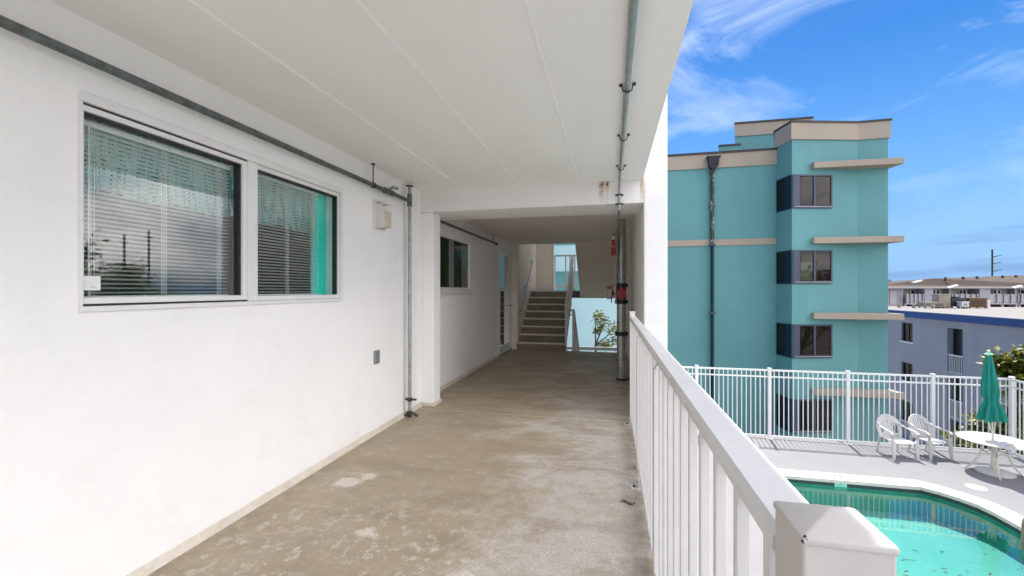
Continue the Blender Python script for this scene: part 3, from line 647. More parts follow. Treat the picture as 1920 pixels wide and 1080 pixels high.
MB().tube([(-0.005, 6.99, 2.09), (-0.03, 6.99, 2.09)], 0.008, 6).build('screw', 'galv', hn)
sm = thing('conduit', 'thin cream conduit running down the fin wall behind the riser pipe', 'conduit', (0.33, 7.8, 0))
MB().tube([(0.33, 7.6, 0), (0.33, 7.6, 2.5)], 0.012, 8).build('pipe', 'cream', sm, smooth=True)

# wall light and outlet
sc = thing('wall_light', 'small white wall light with a cream diffuser, on the left wall near the vertical pipe', 'wall light', (-2.2, 3.95, 2.15))
B(-2.2685, -2.245, 3.86, 4.07, 2.02, 2.30).build('back_plate', 'white', sc, bevel=0.004)
MB().extr([(-2.245, 2.285), (-2.245, 2.03), (-2.17, 2.03), (-2.17, 2.20), (-2.205, 2.285)], 'y', 3.90, 3.908).build('side_plate', 'white', sc)
B(-2.245, -2.17, 3.90, 4.05, 2.27, 2.285).build('hood', 'white', sc, bevel=0.003)
B(-2.2445, -2.165, 3.91, 4.045, 2.04, 2.205).build('diffuser', 'lens', sc, bevel=0.012, smooth=True)
MB().tube([(-2.245, 3.93, 2.032), (-2.175, 3.93, 2.03)], 0.007, 6).build('screw', 'galv', sc)
ot = thing('outlet_cover', 'small grey weatherproof outlet cover low on the left wall', 'outlet', (-2.26, 3.92, 0.76))
B(-2.2685, -2.250, 3.875, 3.965, 0.69, 0.822).build('plate', 'outlet', ot, bevel=0.004)
for z in (0.79, 0.725):
    MB().tube([(-2.25, 3.925, z), (-2.24, 3.925, z)], 0.024, 12).build('socket_lid', 'outlet', ot, smooth=True)

# ================================================================== WALKWAY RAILING
rl = thing('walkway_railing', 'white metal balcony railing running along the right side of the walkway', 'railing', (0.225, 2.5, 0))
MB().extr([(0.187, 1.112), (0.187, 1.128), (0.196, 1.138), (0.254, 1.138), (0.266, 1.126), (0.266, 1.112), (0.26, 1.108), (0.193, 1.108)], 'y', 0.574, 4.90).build('top_rail', 'white', rl, smooth=True)
B(0.205, 0.245, 0.574, 4.90, 1.085, 1.108).build('sub_rail', 'white', rl)
B(0.205, 0.24, 0.574, 4.90, 0.045, 0.075).build('bottom_rail', 'white', rl)
bal = MB().box(-0.011, 0.011, -0.011, 0.011, 0.075, 1.085).build('baluster', 'white', rl, bevel=0.002, local=True)
ys = [0.655 + 0.151 * k for k in range(29)]
ys = [y for y in ys if y < 4.8 and all(abs(y - q) > 0.06 for q in (2.20, 3.62))]
bal.location = (0.215 - 0.225, ys[0] - 2.5, 0)
for y in ys[1:]: inst(bal, (0.215 - 0.225, y - 2.5, 0), rl)
for y in (2.20, 3.62):
    MB().extr([(0.198, -0.02), (0.248, -0.02), (0.248, 1.085), (0.236, 1.084), (0.216, 1.068), (0.204, 1.045), (0.198, 1.04)], 'y', y - 0.024, y + 0.024).build('post', 'white', rl, bevel=0.002)
pe = B(0.195, 0.248, 4.852, 4.905, 0.0, 1.175).build('post', 'white', rl, bevel=0.003)
B(0.190, 0.253, 4.847, 4.910, 1.175, 1.187).build('cap', 'white', pe, bevel=0.002)
for y in (4.75, 3.25):
    k_ = MB().box(0.135, 0.196, y - 0.03, y + 0.03, 0.001, 0.009).box(0.188, 0.198, y - 0.03, y + 0.03, 0.009, 0.07).build('floor_bracket', 'white', rl, bevel=0.002)
    MB().tube([(0.16, y, 0.009), (0.16, y, 0.018)], 0.009, 8).build('bolt', 'dark_metal', k_)
sb = MB().tube([(-0.0, 0, 0), (-0.006, 0, 0)], 0.006, 8).build('screw', 'galv', rl, local=True)
sb.location = (0.2045 - 0.225, 0.9 - 2.5, 0.06)
for y in (1.3, 1.7, 2.05, 2.5, 2.9): inst(sb, (0.2045 - 0.225, y - 2.5, 0.06), rl)
# near end post, square with a low pyramid cap
np_ = MB()
np_.box(0.188, 0.270, 0.494, 0.572, -0.1, 1.170)
post = np_.build('post', 'post_paint', rl, bevel=0.003, label='broad square end post with a low pyramid cap')
cp = MB()
a0 = [(0.1865, 0.4925, 1.171), (0.2715, 0.4925, 1.171), (0.2715, 0.5735, 1.171), (0.1865, 0.5735, 1.171)]
lo = [cp.v((x, y, 1.163)) for x, y, z in a0]; mi = [cp.v(p) for p in a0]; ap = cp.v((0.229, 0.533, 1.187))
cp.bm.faces.new(lo[::-1])
for i in range(4):
    cp.bm.faces.new([lo[i], lo[(i + 1) % 4], mi[(i + 1) % 4], mi[i]]); cp.bm.faces.new([mi[i], mi[(i + 1) % 4], ap])
cp.build('cap', 'post_paint', post, bevel=0.0022, seg=3, smooth=True)
ru = MB(); rg_ = random.Random(4)
for k in range(6):
    x = 0.1875 + rg_.uniform(-0.0005, 0.004); y = 0.4935 + rg_.uniform(-0.0005, 0.006); z = 1.170 + rg_.uniform(-0.006, 0.003)
    ru.tube([(x, y, z - 0.001), (x + rg_.uniform(-.002, .002), y + rg_.uniform(-.002, .002), z + 0.001)], rg_.uniform(0.0008, 0.0022), 6)
ru.build('rust_spot', 'dark_metal', post)
# dead leaf on the floor
lf = MB()
for k in range(5):
    a = k * 1.3; lf.tube([(0.06 + 0.018 * k, 3.0 + 0.02 * math.sin(a), 0.006), (0.075 + 0.018 * k, 3.01 + 0.02 * math.sin(a + 1), 0.010), (0.09 + 0.016 * k, 2.99 + 0.015 * math.cos(a), 0.005)], [0.002, 0.007, 0.002], 6)
tag(lf.build('dead_leaf', 'wood', at=(0.1, 3.0, 0)), 'curled brown dead leaf on the concrete floor beside the railing', 'leaf')

# ================================================================== POOL DECK, POOL
inner = [(2.9, 3.6), (6.77, 3.6), (6.77, 9.15), (6.745, 9.6), (6.69, 9.88), (6.55, 10.13), (6.36, 10.36), (6.15, 10.52), (2.9, 10.52)]
def offset(poly, d):
    out = []; n = len(poly)
    for i in range(n):
        p0, p1, p2 = (Vector(poly[i - 1]), Vector(poly[i]), Vector(poly[(i + 1) % n]))
        e1 = (p1 - p0).normalized(); e2 = (p2 - p1).normalized()
        n1 = Vector((e1.y, -e1.x)); n2 = Vector((e2.y, -e2.x)); b = (n1 + n2).normalized()
        out.append(tuple(p1 + b * d / max(0.4, b.dot(n1))))
    return out
outer = offset(inner, 0.36)
deck_edge = [(0.2, -14.0), (14.0, -14.0), (14.0, 2.0), (9.75, 9.0), (9.75, 13.3), (0.592, 13.3), (0.592, 4.93), (0.2, 4.93)]
def ringfaces(mb, A, Bp, z):       # flat band between two loops with the same count
    n = len(A)
    for i in range(n): mb.face([(A[i][0], A[i][1], z), (A[(i + 1) % n][0], A[(i + 1) % n][1], z), (Bp[(i + 1) % n][0], Bp[(i + 1) % n][1], z), (Bp[i][0], Bp[i][1], z)])
dk = MB()
vo = [dk.v((x, y, DZ)) for x, y in deck_edge]; vi = [dk.v((x, y, DZ)) for x, y in outer]
eds = [dk.bm.edges.new((vo[i], vo[(i + 1) % len(vo)])) for i in range(len(vo))] + [dk.bm.edges.new((vi[i], vi[(i + 1) % len(vi)])) for i in range(len(vi))]
bmesh.ops.triangle_fill(dk.bm, edges=eds, use_beauty=True)
for v in vo: pass
bmesh.ops.recalc_face_normals(dk.bm, faces=dk.bm.faces)
for f in dk.bm.faces:
    if f.normal.z < 0: f.normal_flip()
n = len(deck_edge)
for i in range(n):
    (xa, ya), (xb, yb) = deck_edge[i], deck_edge[(i + 1) % n]
    dk.face([(xa, ya, DZ), (xa, ya, DZ - 0.35), (xb, yb, DZ - 0.35), (xb, yb, DZ)])
tag(dk.build('pool_deck', 'deck', at=(5, 8, DZ)), kind='structure')
MB().box(0.7, 13.9, -13.9, 1.9, GZ, DZ - 0.36).box(0.7, 9.6, 10.9, 13.2, GZ, DZ - 0.36)
pw = MB().wall('y', 13.0, 13.2, 0.6, 9.7, GZ, DZ - 0.352, []).build('retaining_wall', 'stucco', at=(5, 13.1, GZ))
tag(pw, 'rendered retaining wall that carries the pool deck behind its fence', 'wall')
pool = thing('swimming_pool', 'swimming pool with green water, cream coping and a rounded far corner', 'pool', (5, 7, DZ))
# coping in separate stones
def along(poly, step):
    pts = []
    n = len(poly)
    for i in range(n):
        a, b = Vector(poly[i]), Vector(poly[(i + 1) % n]); L = (b - a).length; k = max(1, round(L / step))
        for j in range(k): pts.append((i, j / k, (j + 1) / k))
    return pts
def lerp(a, b, t): return (a[0] + (b[0] - a[0]) * t, a[1] + (b[1] - a[1]) * t)
inn = offset(inner, -0.03)
cnt = len(inner)
for i, t0, t1 in along(inner, 1.5):
    j = (i + 1) % cnt
    p = [lerp(inn[i], inn[j], t0 + 0.001), lerp(inn[i], inn[j], t1 - 0.001), lerp(outer[i], outer[j], t1 - 0.001), lerp(outer[i], outer[j], t0 + 0.001)]
    MB().prism(p, DZ - 0.05, DZ + 0.018).build('coping_stone', 'coping', pool, bevel=0.006)
bs = MB(); FZ = -3.17
bf = MB(); bf.bm.faces.new([bf.v((x, y, FZ)) for x, y in inner]); bf.build('basin_floor', 'pool', pool)
for i in range(cnt):
    (xa, ya), (xb, yb) = inner[i], inner[(i + 1) % cnt]
    bs.face([(xa, ya, FZ), (xb, yb, FZ), (xb, yb, -2.73), (xa, ya, -2.73)])
bs.build('basin_wall', 'pool_wall', pool)
tl = MB(); ti = offset(inner, 0.0)
for i in range(cnt):
    (xa, ya), (xb, yb) = inner[i], inner[(i + 1) % cnt]
    tl.face([(xa, ya, -2.73), (xb, yb, -2.73), (xb, yb, -2.65), (xa, ya, -2.65)])
tl.build('waterline_band', 'tile_dark', pool)
B(4.60, 4.83, 10.513, 10.518, -2.73, -2.64).build('depth_tile', 'tile_green', pool, label='pale green depth marker tile')
def text_mesh(name, body, size, m, parent, loc, rot, ext=0.0015):
    cu = bpy.data.curves.new(name, 'FONT'); cu.body = body; cu.size = size; cu.extrude = ext; cu.align_x = 'CENTER'; cu.align_y = 'CENTER'
    t = bpy.data.objects.new('t', cu); COL.objects.link(t)
    bpy.context.view_layer.update()
    me = bpy.data.meshes.new_from_object(t.evaluated_get(bpy.context.evaluated_depsgraph_get()))
    bpy.data.objects.remove(t); me.materials.clear(); me.materials.append(M[m]); me.name = name
    o = bpy.data.objects.new(name, me); COL.objects.link(o)
    if parent: o.parent = parent; o.location = Vector(loc) - WLOC[parent.name]
    else: o.location = loc
    o.rotation_euler = rot; return o
text_mesh('depth_marking', '3 FT', 0.145, 'print', pool, (4.70, 10.72, DZ + 0.0195), (0, 0, R(180)))
text_mesh('depth_marking', '3', 0.075, 'pool', pool, (4.70, 10.510, -2.685), (R(90), 0, 0))
wt = MB(); wi = offset(inner, 0.001)
wt.bm.faces.new([wt.v((x, y, -2.725)) for x, y in wi])
bmesh.ops.recalc_face_normals(wt.bm, faces=wt.bm.faces)
for f in wt.bm.faces:
    if f.normal.z < 0: f.normal_flip()
me = bpy.data.meshes.new('pool_water'); wt.bm.to_mesh(me); wt.bm.free(); me.materials.append(M['water'])
wo_ = bpy.data.objects.new('pool_water', me); COL.objects.link(wo_); tag(wo_, kind='structure')
# debris drifting on the water
db = MB()
rd = random.Random(3)
def fleck(x, y, L, a):
    dx, dy = math.cos(a) * L, math.sin(a) * L
    wx, wy = -math.sin(a) * L * 0.28, math.cos(a) * L * 0.28
    z = -2.718
    db.face([(x - dx, y - dy, z), (x + wx, y + wy, z + 0.003), (x + dx, y + dy, z), (x - wx, y - wy, z + 0.003)])
for k in range(260):
    x = rd.uniform(3.4, 6.7); y = rd.uniform(5.6, 9.6) if k % 2 else rd.uniform(5.4, 7.9); fleck(x, y, rd.choice((0.018, 0.03, 0.04, 0.06)), rd.uniform(-0.8, 0.8))
for k in range(70):
    t = rd.gauss(0, 0.28); fleck(4.45 + t * 0.9 + rd.gauss(0, 0.12), 7.15 + t * -0.25 + rd.gauss(0, 0.10), rd.uniform(0.03, 0.10), rd.uniform(-0.9, 0.5))
tag(db.build('floating_debris', 'debris', at=(5, 7, -2.718)), 'dark dead leaves and grit drifting on the pool water', 'debris', kind='stuff')
# skimmer lid
sk = thing('skimmer_lid', 'round cream skimmer lid set in the deck beside the pool corner', 'lid', (7.24, 10.77, DZ))
MB().lathe([(0.15, 0.0), (0.15, 0.008), (0.135, 0.012)], (7.24, 10.77, DZ), 28).build('cover', 'coping', sk)
MB().lathe([(0.162, 0.0), (0.162, 0.004)], (7.24, 10.77, DZ), 28).build('rim', 'cream', sk)
# pool handrail at the right side of the pool
ph = thing('pool_handrail', 'curved metal pool handrail at the right edge of the pool', 'handrail', (6.85, 8.9, DZ))
arc = [(6.95, 8.85, DZ + 0.02), (6.95, 8.85, DZ + 0.34)] + [(6.79 + 0.16 * math.cos(a), 8.85, DZ + 0.34 + 0.16 * math.sin(a)) for a in [R(15 * k) for k in range(1, 13)]] + [(6.62, 8.85, -2.66)]
MB().tube([Vector((p[0] - 0.02, p[1] + 0.02, p[2] - 0.17)) if i > 0 else Vector(p) for i, p in enumerate(arc)], 0.024, 12).build('rail', 'chrome', ph, smooth=True)
MB().lathe([(0.055, 0.02), (0.055, 0.03), (0.03, 0.04)], (6.95, 8.86, DZ), 16).build('flange', 'chrome', ph)

# ================================================================== POOL FENCE
def fence(label, pts_posts, corner_cap=True):
    x0, y0 = pts_posts[0]
    f = thing('pool_fence', label, 'fence', (x0, y0, DZ))
    H = 1.87
    post = MB().box(-0.038, 0.038, -0.038, 0.038, 0, H + 0.02).build('post', 'vinyl', f, bevel=0.004, local=True)
    cap = MB().box(-0.045, 0.045, -0.045, 0.045, H + 0.02, H + 0.045).build('cap', 'vinyl', post, bevel=0.006, local=True)
    pick = MB().box(-0.010, 0.010, -0.010, 0.010, 0.07, H - 0.02).build('picket', 'vinyl', f, local=True)
    plate = None
    first = True
    for (a, b) in zip(pts_posts, pts_posts[1:]):
        A, C = Vector(a), Vector(b); L = (C - A).length; ang = math.atan2(C.y - A.y, C.x - A.x); n = max(2, round(L / 0.116))
        for z, h in ((H - 0.045, 0.045), (H - 0.215, 0.032), (0.06, 0.035)):
            r = MB().box(0.039, L - 0.039, -0.018, 0.018, z, z + h).build('rail', 'vinyl', f, local=True)
            r.location = (A.x - x0, A.y - y0, 0); r.rotation_euler = (0, 0, ang)
        for k in range(1, n):
            p = A + (C - A) * k / n; loc = (p.x - x0, p.y - y0, 0)
            if first: pick.location = loc; pick.rotation_euler = (0, 0, ang); first = False
            else: inst(pick, loc, f).rotation_euler = (0, 0, ang)
    for i, p in enumerate(pts_posts):
        loc = (p[0] - x0, p[1] - y0, 0)
        if i == 0: post.location = loc; continue
        q = inst(post, loc, f); c = inst(cap, (0, 0, 0), q)
    for i, p in enumerate(pts_posts):
        pb = MB().box(-0.07, 0.07, -0.07, 0.07, 0.001, 0.014).build('base_plate', 'vinyl', f, local=True)
        pb.location = (p[0] - x0, p[1] - y0, 0)
    return f
fence('long white picket fence across the far side of the pool deck', [(0.63, 13.06), (2.33, 13.06), (4.17, 13.06), (6.02, 13.06), (7.88, 13.06), (9.50, 13.06)])
fence('white picket fence returning towards the camera at the deck corner, behind the umbrella table', [(9.44, 12.98), (9.30, 11.1), (9.16, 9.3)])

# ================================================================== POOL FURNITURE
def bar(mb, pts, w, t, up=Vector((0, 0, 1))):     # flat strip following points
    pts = [Vector(p) for p in pts]; rings = []
    for i, p in enumerate(pts):
        d = (pts[min(i + 1, len(pts) - 1)] - pts[max(i - 1, 0)]).normalized()
        side = d.cross(up)
        if side.length < 0.1: side = d.cross(Vector((1, 0, 0)))
        side.normalize(); nn = side.cross(d).normalized()
        rings.append([mb.v(p + side * a * w / 2 + nn * b * t / 2) for a, b in ((-1, -1), (1, -1), (1, 1), (-1, 1))])
    for A, C in zip(rings, rings[1:]):
        for k in range(4): mb.bm.faces.new([A[k], A[(k + 1) % 4], C[(k + 1) % 4], C[k]])
    mb.bm.faces.new(rings[0][::-1]); mb.bm.faces.new(rings[-1])
def chair(label, loc, rz, style):
    # local: chair faces -Y, back at +Y
    c = thing('pool_chair', label, 'chair', loc, (0, 0, rz), group='white plastic chairs by the pool fence')
    seat = MB()
    g = []
    for i in range(9):
        row = []
        for j in range(9):
            u = -1 + i / 4; v = -1 + j / 4
            wdt = 0.225 - 0.02 * (v + 1) / 2 * 1.2
            z = 0.405 - 0.018 * (1 - u * u) * (1 - max(0, v) ** 2) - 0.035 * max(0, -v - 0.7) / 0.3 * 0.6 - 0.015 * (v + 1) / 2
            row.append((u * wdt, v * 0.225, z))
        g.append(row)
    for lo in (0, 1):
        V = [[seat.v((p[0], p[1], p[2] - 0.016 * lo)) for p in r] for r in g]
        for i in range(8):
            for j in range(8): seat.bm.faces.new([V[i][j], V[i + 1][j], V[i + 1][j + 1], V[i][j + 1]])
        if lo == 0: top = V
    border = [(i, 0) for i in range(9)] + [(8, j) for j in range(1, 9)] + [(i, 8) for i in range(7, -1, -1)] + [(0, j) for j in range(7, 0, -1)]
    for a, b in zip(border, border[1:] + border[:1]):
        seat.bm.faces.new([top[a[0]][a[1]], top[b[0]][b[1]], V[b[0]][b[1]], V[a[0]][a[1]]])
    seat.build('seat', 'plastic', c, smooth=True, local=True)
    def backpt(x, z):     # leaning, curved back surface
        t = (z - 0.38) / 0.48
        return (x, 0.215 + 0.13 * t - 0.35 * x * x * 2, z)
    W, Ht = 0.235, 0.86
    out = []
    for k in range(25):
        a = math.pi * k / 24
        x = -W * math.cos(a); z = 0.62 + (Ht - 0.62) * math.sin(a)
        out.append(backpt(x, z))
    fr = MB()
    pts = [backpt(-0.205, 0.38), backpt(-0.225, 0.5)] + out + [backpt(0.225, 0.5), backpt(0.205, 0.38)]
    bar(fr, pts, 0.075, 0.03, Vector((0, 1, 0)))
    fr.build('back_frame', 'plastic', c, smooth=True, local=True)
    lw = MB(); bar(lw, [backpt(x, 0.46) for x in (-0.2, -0.1, 0, 0.1, 0.2)], 0.07, 0.016, Vector((0, 1, 0.2))) if False else None
    lowr = MB(); bar(lowr, [backpt(x, 0.43) for x in (-0.2, -0.1, 0, 0.1, 0.2)], 0.09, 0.02, Vector((0, 1, 0)))
    lowr.build('back_rail', 'plastic', c, local=True)
    if style == 'slats':
        for k in range(7):
            x = -0.165 + 0.055 * k
            zt = 0.62 + (Ht - 0.62) * math.sqrt(max(0, 1 - (x / W) ** 2)) - 0.01
            sl = MB(); bar(sl, [backpt(x * 0.9, 0.45), backpt(x, 0.62), backpt(x, zt)], 0.040, 0.012, Vector((0, 1, 0))); sl.build('back_slat', 'plastic', c, local=True)
    else:
        # solid splat with a fan of slots: wide ribs fanning from the waist, joined above and below
        for k in range(6):
            f = -1 + 2 * k / 5
            sl = MB(); bar(sl, [backpt(f * 0.11, 0.45), backpt(f * 0.085, 0.56), backpt(f * 0.115, 0.66), backpt(f * 0.185, 0.79 - 0.05 * abs(f))], 0.037, 0.012, Vector((0, 1, 0))); sl.build('back_rib', 'plastic', c, local=True)
        cr = MB(); bar(cr, [backpt(x, 0.80 - abs(x) * 0.35) for x in (-0.2, -0.1, 0, 0.1, 0.2)], 0.10, 0.014, Vector((0, 1, 0))); cr.build('back_rail', 'plastic', c, local=True)
        cr = MB(); bar(cr, [backpt(x, 0.60) for x in (-0.09, 0, 0.09)], 0.05, 0.014, Vector((0, 1, 0))); cr.build('back_rail', 'plastic', c, local=True)
    for s in (-1, 1):
        ar = MB()
        bar(ar, [(s * 0.228, 0.235, 0.70), (s * 0.262, 0.12, 0.655), (s * 0.28, -0.05, 0.635), (s * 0.28, -0.19, 0.625), (s * 0.275, -0.245, 0.59), (s * 0.268, -0.25, 0.50), (s * 0.262, -0.245, 0.40)], 0.048, 0.018, Vector((0, 0.15, 1)))
        ar.build('arm', 'plastic', c, smooth=True, local=True)
        lg_ = MB()
        for wdt, dp, dx in ((0.05, 0.014, 0), ):
            V0 = [(s * 0.278, -0.262, 0.50), (s * 0.195, -0.262, 0.39), (s * 0.232, -0.275, 0.0), (s * 0.280, -0.275, 0.0)]
            V1 = [(x, y + 0.05 * (1 if z > 0.1 else 0.6), z) for x, y, z in V0]
            A = [lg_.v(p) for p in V0]; C = [lg_.v(p) for p in V1]
            lg_.bm.faces.new(A); lg_.bm.faces.new(C[::-1])
            for i in range(4): lg_.bm.faces.new([A[i], A[(i + 1) % 4], C[(i + 1) % 4], C[i]])
        lg_.build('leg', 'plastic', c, bevel=0.003, local=True)
        rg = MB()
        V0 = [(s * 0.225, 0.20, 0.50), (s * 0.18, 0.20, 0.40), (s * 0.205, 0.285, 0.0), (s * 0.24, 0.285, 0.0)]
        V1 = [(x, y + (0.05 if z > 0.1 else 0.03), z) for x, y, z in V0]
        A = [rg.v(p) for p in V0]; C = [rg.v(p) for p in V1]
        rg.bm.faces.new(A); rg.bm.faces.new(C[::-1])
        for i in range(4): rg.bm.faces.new([A[i], A[(i + 1) % 4], C[(i + 1) % 4], C[i]])
        rg.build('leg', 'plastic', c, bevel=0.003, local=True)
    c.scale = (1.04, 1.04, 1.02)
    return c
chair('white plastic armchair with a fan of slots in its back, farther from the umbrella table', (6.74, 12.38, DZ + 0.001), R(8), 'fan')
chair('white plastic armchair with a back of upright slats, nearer the umbrella table', (7.52, 12.56, DZ + 0.001), R(16), 'slats')

TC = (8.20, 11.70)
tb = thing('patio_table', 'round cream patio table with curved legs under the closed umbrella', 'table', (TC[0], TC[1], DZ))
MB().lathe([(0.02, 0.700), (0.575, 0.705), (0.598, 0.71), (0.605, 0.722), (0.60, 0.73), (0.02, 0.731)], (TC[0], TC[1], DZ), 48).build('tabletop', 'table', tb, smooth=True)
MB().lathe([(0.05, 0.15), (0.05, 0.70)], (TC[0], TC[1], DZ), 16).build('sleeve', 'table', tb, smooth=True)
for a in (155, 245, -22, 62):
    a = R(a); cx_, sy_ = math.cos(a), math.sin(a)
    pr = [(0.22, 0.70), (0.20, 0.52), (0.215, 0.40), (0.26, 0.28), (0.34, 0.13), (0.43, 0.03), (0.50, 0.012)]
    MB().tube([(TC[0] + r * cx_, TC[1] + r * sy_, DZ + z) for r, z in pr], 0.017, 10).build('leg', 'table', tb, smooth=True)
MB().tube([(TC[0] + 0.20 * math.cos(q), TC[1] + 0.20 * math.sin(q), DZ + 0.46) for q in [2 * math.pi * k / 24 for k in range(25)]], 0.012, 8, cap=False).build('leg_ring', 'table', tb, smooth=True)
for a in (155, 245, -22, 62):
    a = R(a)
    MB().tube([(TC[0] + 0.05 * math.cos(a), TC[1] + 0.05 * math.sin(a), DZ + 0.50), (TC[0] + 0.12 * math.cos(a), TC[1] + 0.12 * math.sin(a), DZ + 0.44), (TC[0] + 0.21 * math.cos(a), TC[1] + 0.21 * math.sin(a), DZ + 0.50)], 0.010, 8).build('brace', 'table', tb)
ub = thing('umbrella_base', 'round cream umbrella base plate on the deck under the patio table', 'umbrella base', (8.22, 11.71, DZ))
MB().lathe([(0.31, 0.0), (0.315, 0.02), (0.30, 0.04), (0.12, 0.065), (0.05, 0.075), (0.045, 0.14)], (8.22, 11.71, DZ), 36).build('plate', 'table', ub, smooth=True)
um = thing('patio_umbrella', 'closed teal patio umbrella standing through the round table', 'umbrella', (TC[0], TC[1], DZ), (R(0.5), R(-2.6), 0))
MB().tube([(0, 0, 0.08), (0, 0, 2.62)], 0.019, 12).build('pole', 'table', um, local=True, smooth=True)
cn = MB(); N = 64
prof = [(r_ * 0.76, z_ * 0.99) for r_, z_ in [(0.035, 2.60), (0.075, 2.585), (0.085, 2.50), (0.11, 2.30), (0.14, 2.10), (0.165, 1.95), (0.172, 1.80), (0.165, 1.70), (0.14, 1.62), (0.16, 1.56), (0.215, 1.45), (0.245, 1.32), (0.262, 1.22), (0.255, 1.17)]]
rings = []
for i, (r, z) in enumerate(prof):
    rg = []
    for k in range(N):
        q = 2 * math.pi * k / N
        fold = 1 + (0.08 if i <= 2 else 0.20 if i < 10 else 0.27) * math.sin(q * 8 + i * 0.22) + 0.07 * math.sin(q * 5 + i * 0.5)
        zz = z + (0.022 * math.sin(q * 16 + 1) + 0.02 * math.sin(q * 3) if i == len(prof) - 1 else 0)
        rg.append(cn.v((r * fold * math.cos(q), r * fold * math.sin(q) * 0.85, zz)))
    rings.append(rg)
for A, C in zip(rings, rings[1:]):
    for k in range(N): cn.bm.faces.new([A[k], A[(k + 1) % N], C[(k + 1) % N], C[k]])
cn.build('canopy', 'umbrella', um, smooth=True, local=True)
MB().lathe([(0.02, 2.60), (0.075, 2.60), (0.07, 2.625), (0.03, 2.645)], (0, 0, 0), 16).build('crown', 'tile_green', um, local=True, smooth=True)
MB().lathe([(0.014, 2.645), (0.03, 2.665), (0.03, 2.69), (0.012, 2.71)], (0, 0, 0), 12).build('finial', 'table', um, local=True, smooth=True)
for k in range(6):
    q = k * 1.05
    MB().tube([(0.07 * math.cos(q), 0.07 * math.sin(q), 1.25), (0.045 * math.cos(q), 0.045 * math.sin(q), 1.05), (0.022 * math.cos(q), 0.022 * math.sin(q), 0.93)], 0.012, 6).build('rib', 'table', um, local=True)

# ================================================================== TEAL BUILDING
tealb = thing('teal_building', 'large teal stucco apartment block with beige roof bands and ledges across the pool', 'building', (5, 19, GZ))
BAY = [(6.27, 18.9), (6.475, 17.94), (8.868, 18.56), (9.81, 18.52), (10.2, 24.0), (8.05, 24.0)]
B(1.6, 6.27, 18.9, 24.0, GZ, 6.30).build('wall', 'teal', tealb)
MB().prism(BAY, GZ, 6.94).build('bay_wall', 'teal', tealb)
def band(poly, d, z0, z1, name, m):
    return MB().prism(offset(poly, d), z0, z1).build(name, m, tealb)
rev = BAY
band(rev, 0.06, 6.941, 7.55, 'parapet', 'beige'); band(rev, 0.09, 7.551, 7.62, 'coping', 'coping_black')
B(1.59, 6.28, 18.84, 24.05, 6.301, 6.86).build('parapet', 'beige', tealb); B(1.55, 6.30, 18.80, 24.1, 6.861, 6.94).build('coping', 'coping_black', tealb)
B(1.61, 6.268, 18.86, 18.899, 3.19, 3.44).build('belt_course', 'beige', tealb)
MB().prism([(5.58, 22.0), (8.73, 22.0), (8.8, 23.9), (6.15, 23.9)], 6.95, 8.50).build('penthouse_wall', 'teal', tealb)
MB().prism([(5.56, 21.96), (8.75, 21.96), (8.82, 23.95), (6.15, 23.95)], 8.501, 9.06).build('parapet', 'beige', tealb); MB().prism([(5.53, 21.92), (8.78, 21.92), (8.85, 24.0), (6.12, 24.0)], 9.061, 9.14).build('coping', 'coping_black', tealb)
MB().prism([(4.67, 21.0), (5.55, 21.0), (5.6, 21.9), (4.9, 21.9)], 6.95, 7.79).build('stair_head', 'teal', tealb); MB().prism([(4.64, 20.96), (5.56, 20.96), (5.6, 21.9), (4.87, 21.9)], 7.791, 7.86).build('coping', 'coping_black', tealb)
# ledges wrap the bay's right corner
p0 = Vector((6.475, 17.94)); p1 = Vector((8.868, 18.56)); p2 = Vector((9.81, 18.52))
fd = (p1 - p0).normalized(); fn = Vector((fd.y, -fd.x))
for z0, z1 in ((5.86, 6.08), (3.11, 3.33), (0.36, 0.58), (-2.42, -2.20)):
    a = p0 + fd * 0.72
    poly = [tuple(a + fn * 0.004), tuple(a + fn * 0.16), (10.04, 18.02), (9.90, 18.80), (9.83, 18.80), (9.80, 18.516), (8.868, 18.556)]
    MB().prism(poly, z0, z1).build('ledge', 'beige', tealb, bevel=0.01)
def on_face(o, a, b):      # matrix: local x along the face, local y out of it
    d = (Vector(b) - Vector(a)).normalized(); nn = Vector((d.y, -d.x))
    return Matrix(((d.x, nn.x, 0, a[0]), (d.y, nn.y, 0, a[1]), (0, 0, 1, 0), (0, 0, 0, 1)))
MF = on_face(None, BAY[1], BAY[2]); ML = on_face(None, BAY[0], BAY[1])
styles = {5.65: ('brown_blind', 'brown_blind'), 2.88: ('olive_blind', 'brown_dark'), 0.15: ('brown_dark', 'brown_dark'), -2.6: ('dark', 'dark')}
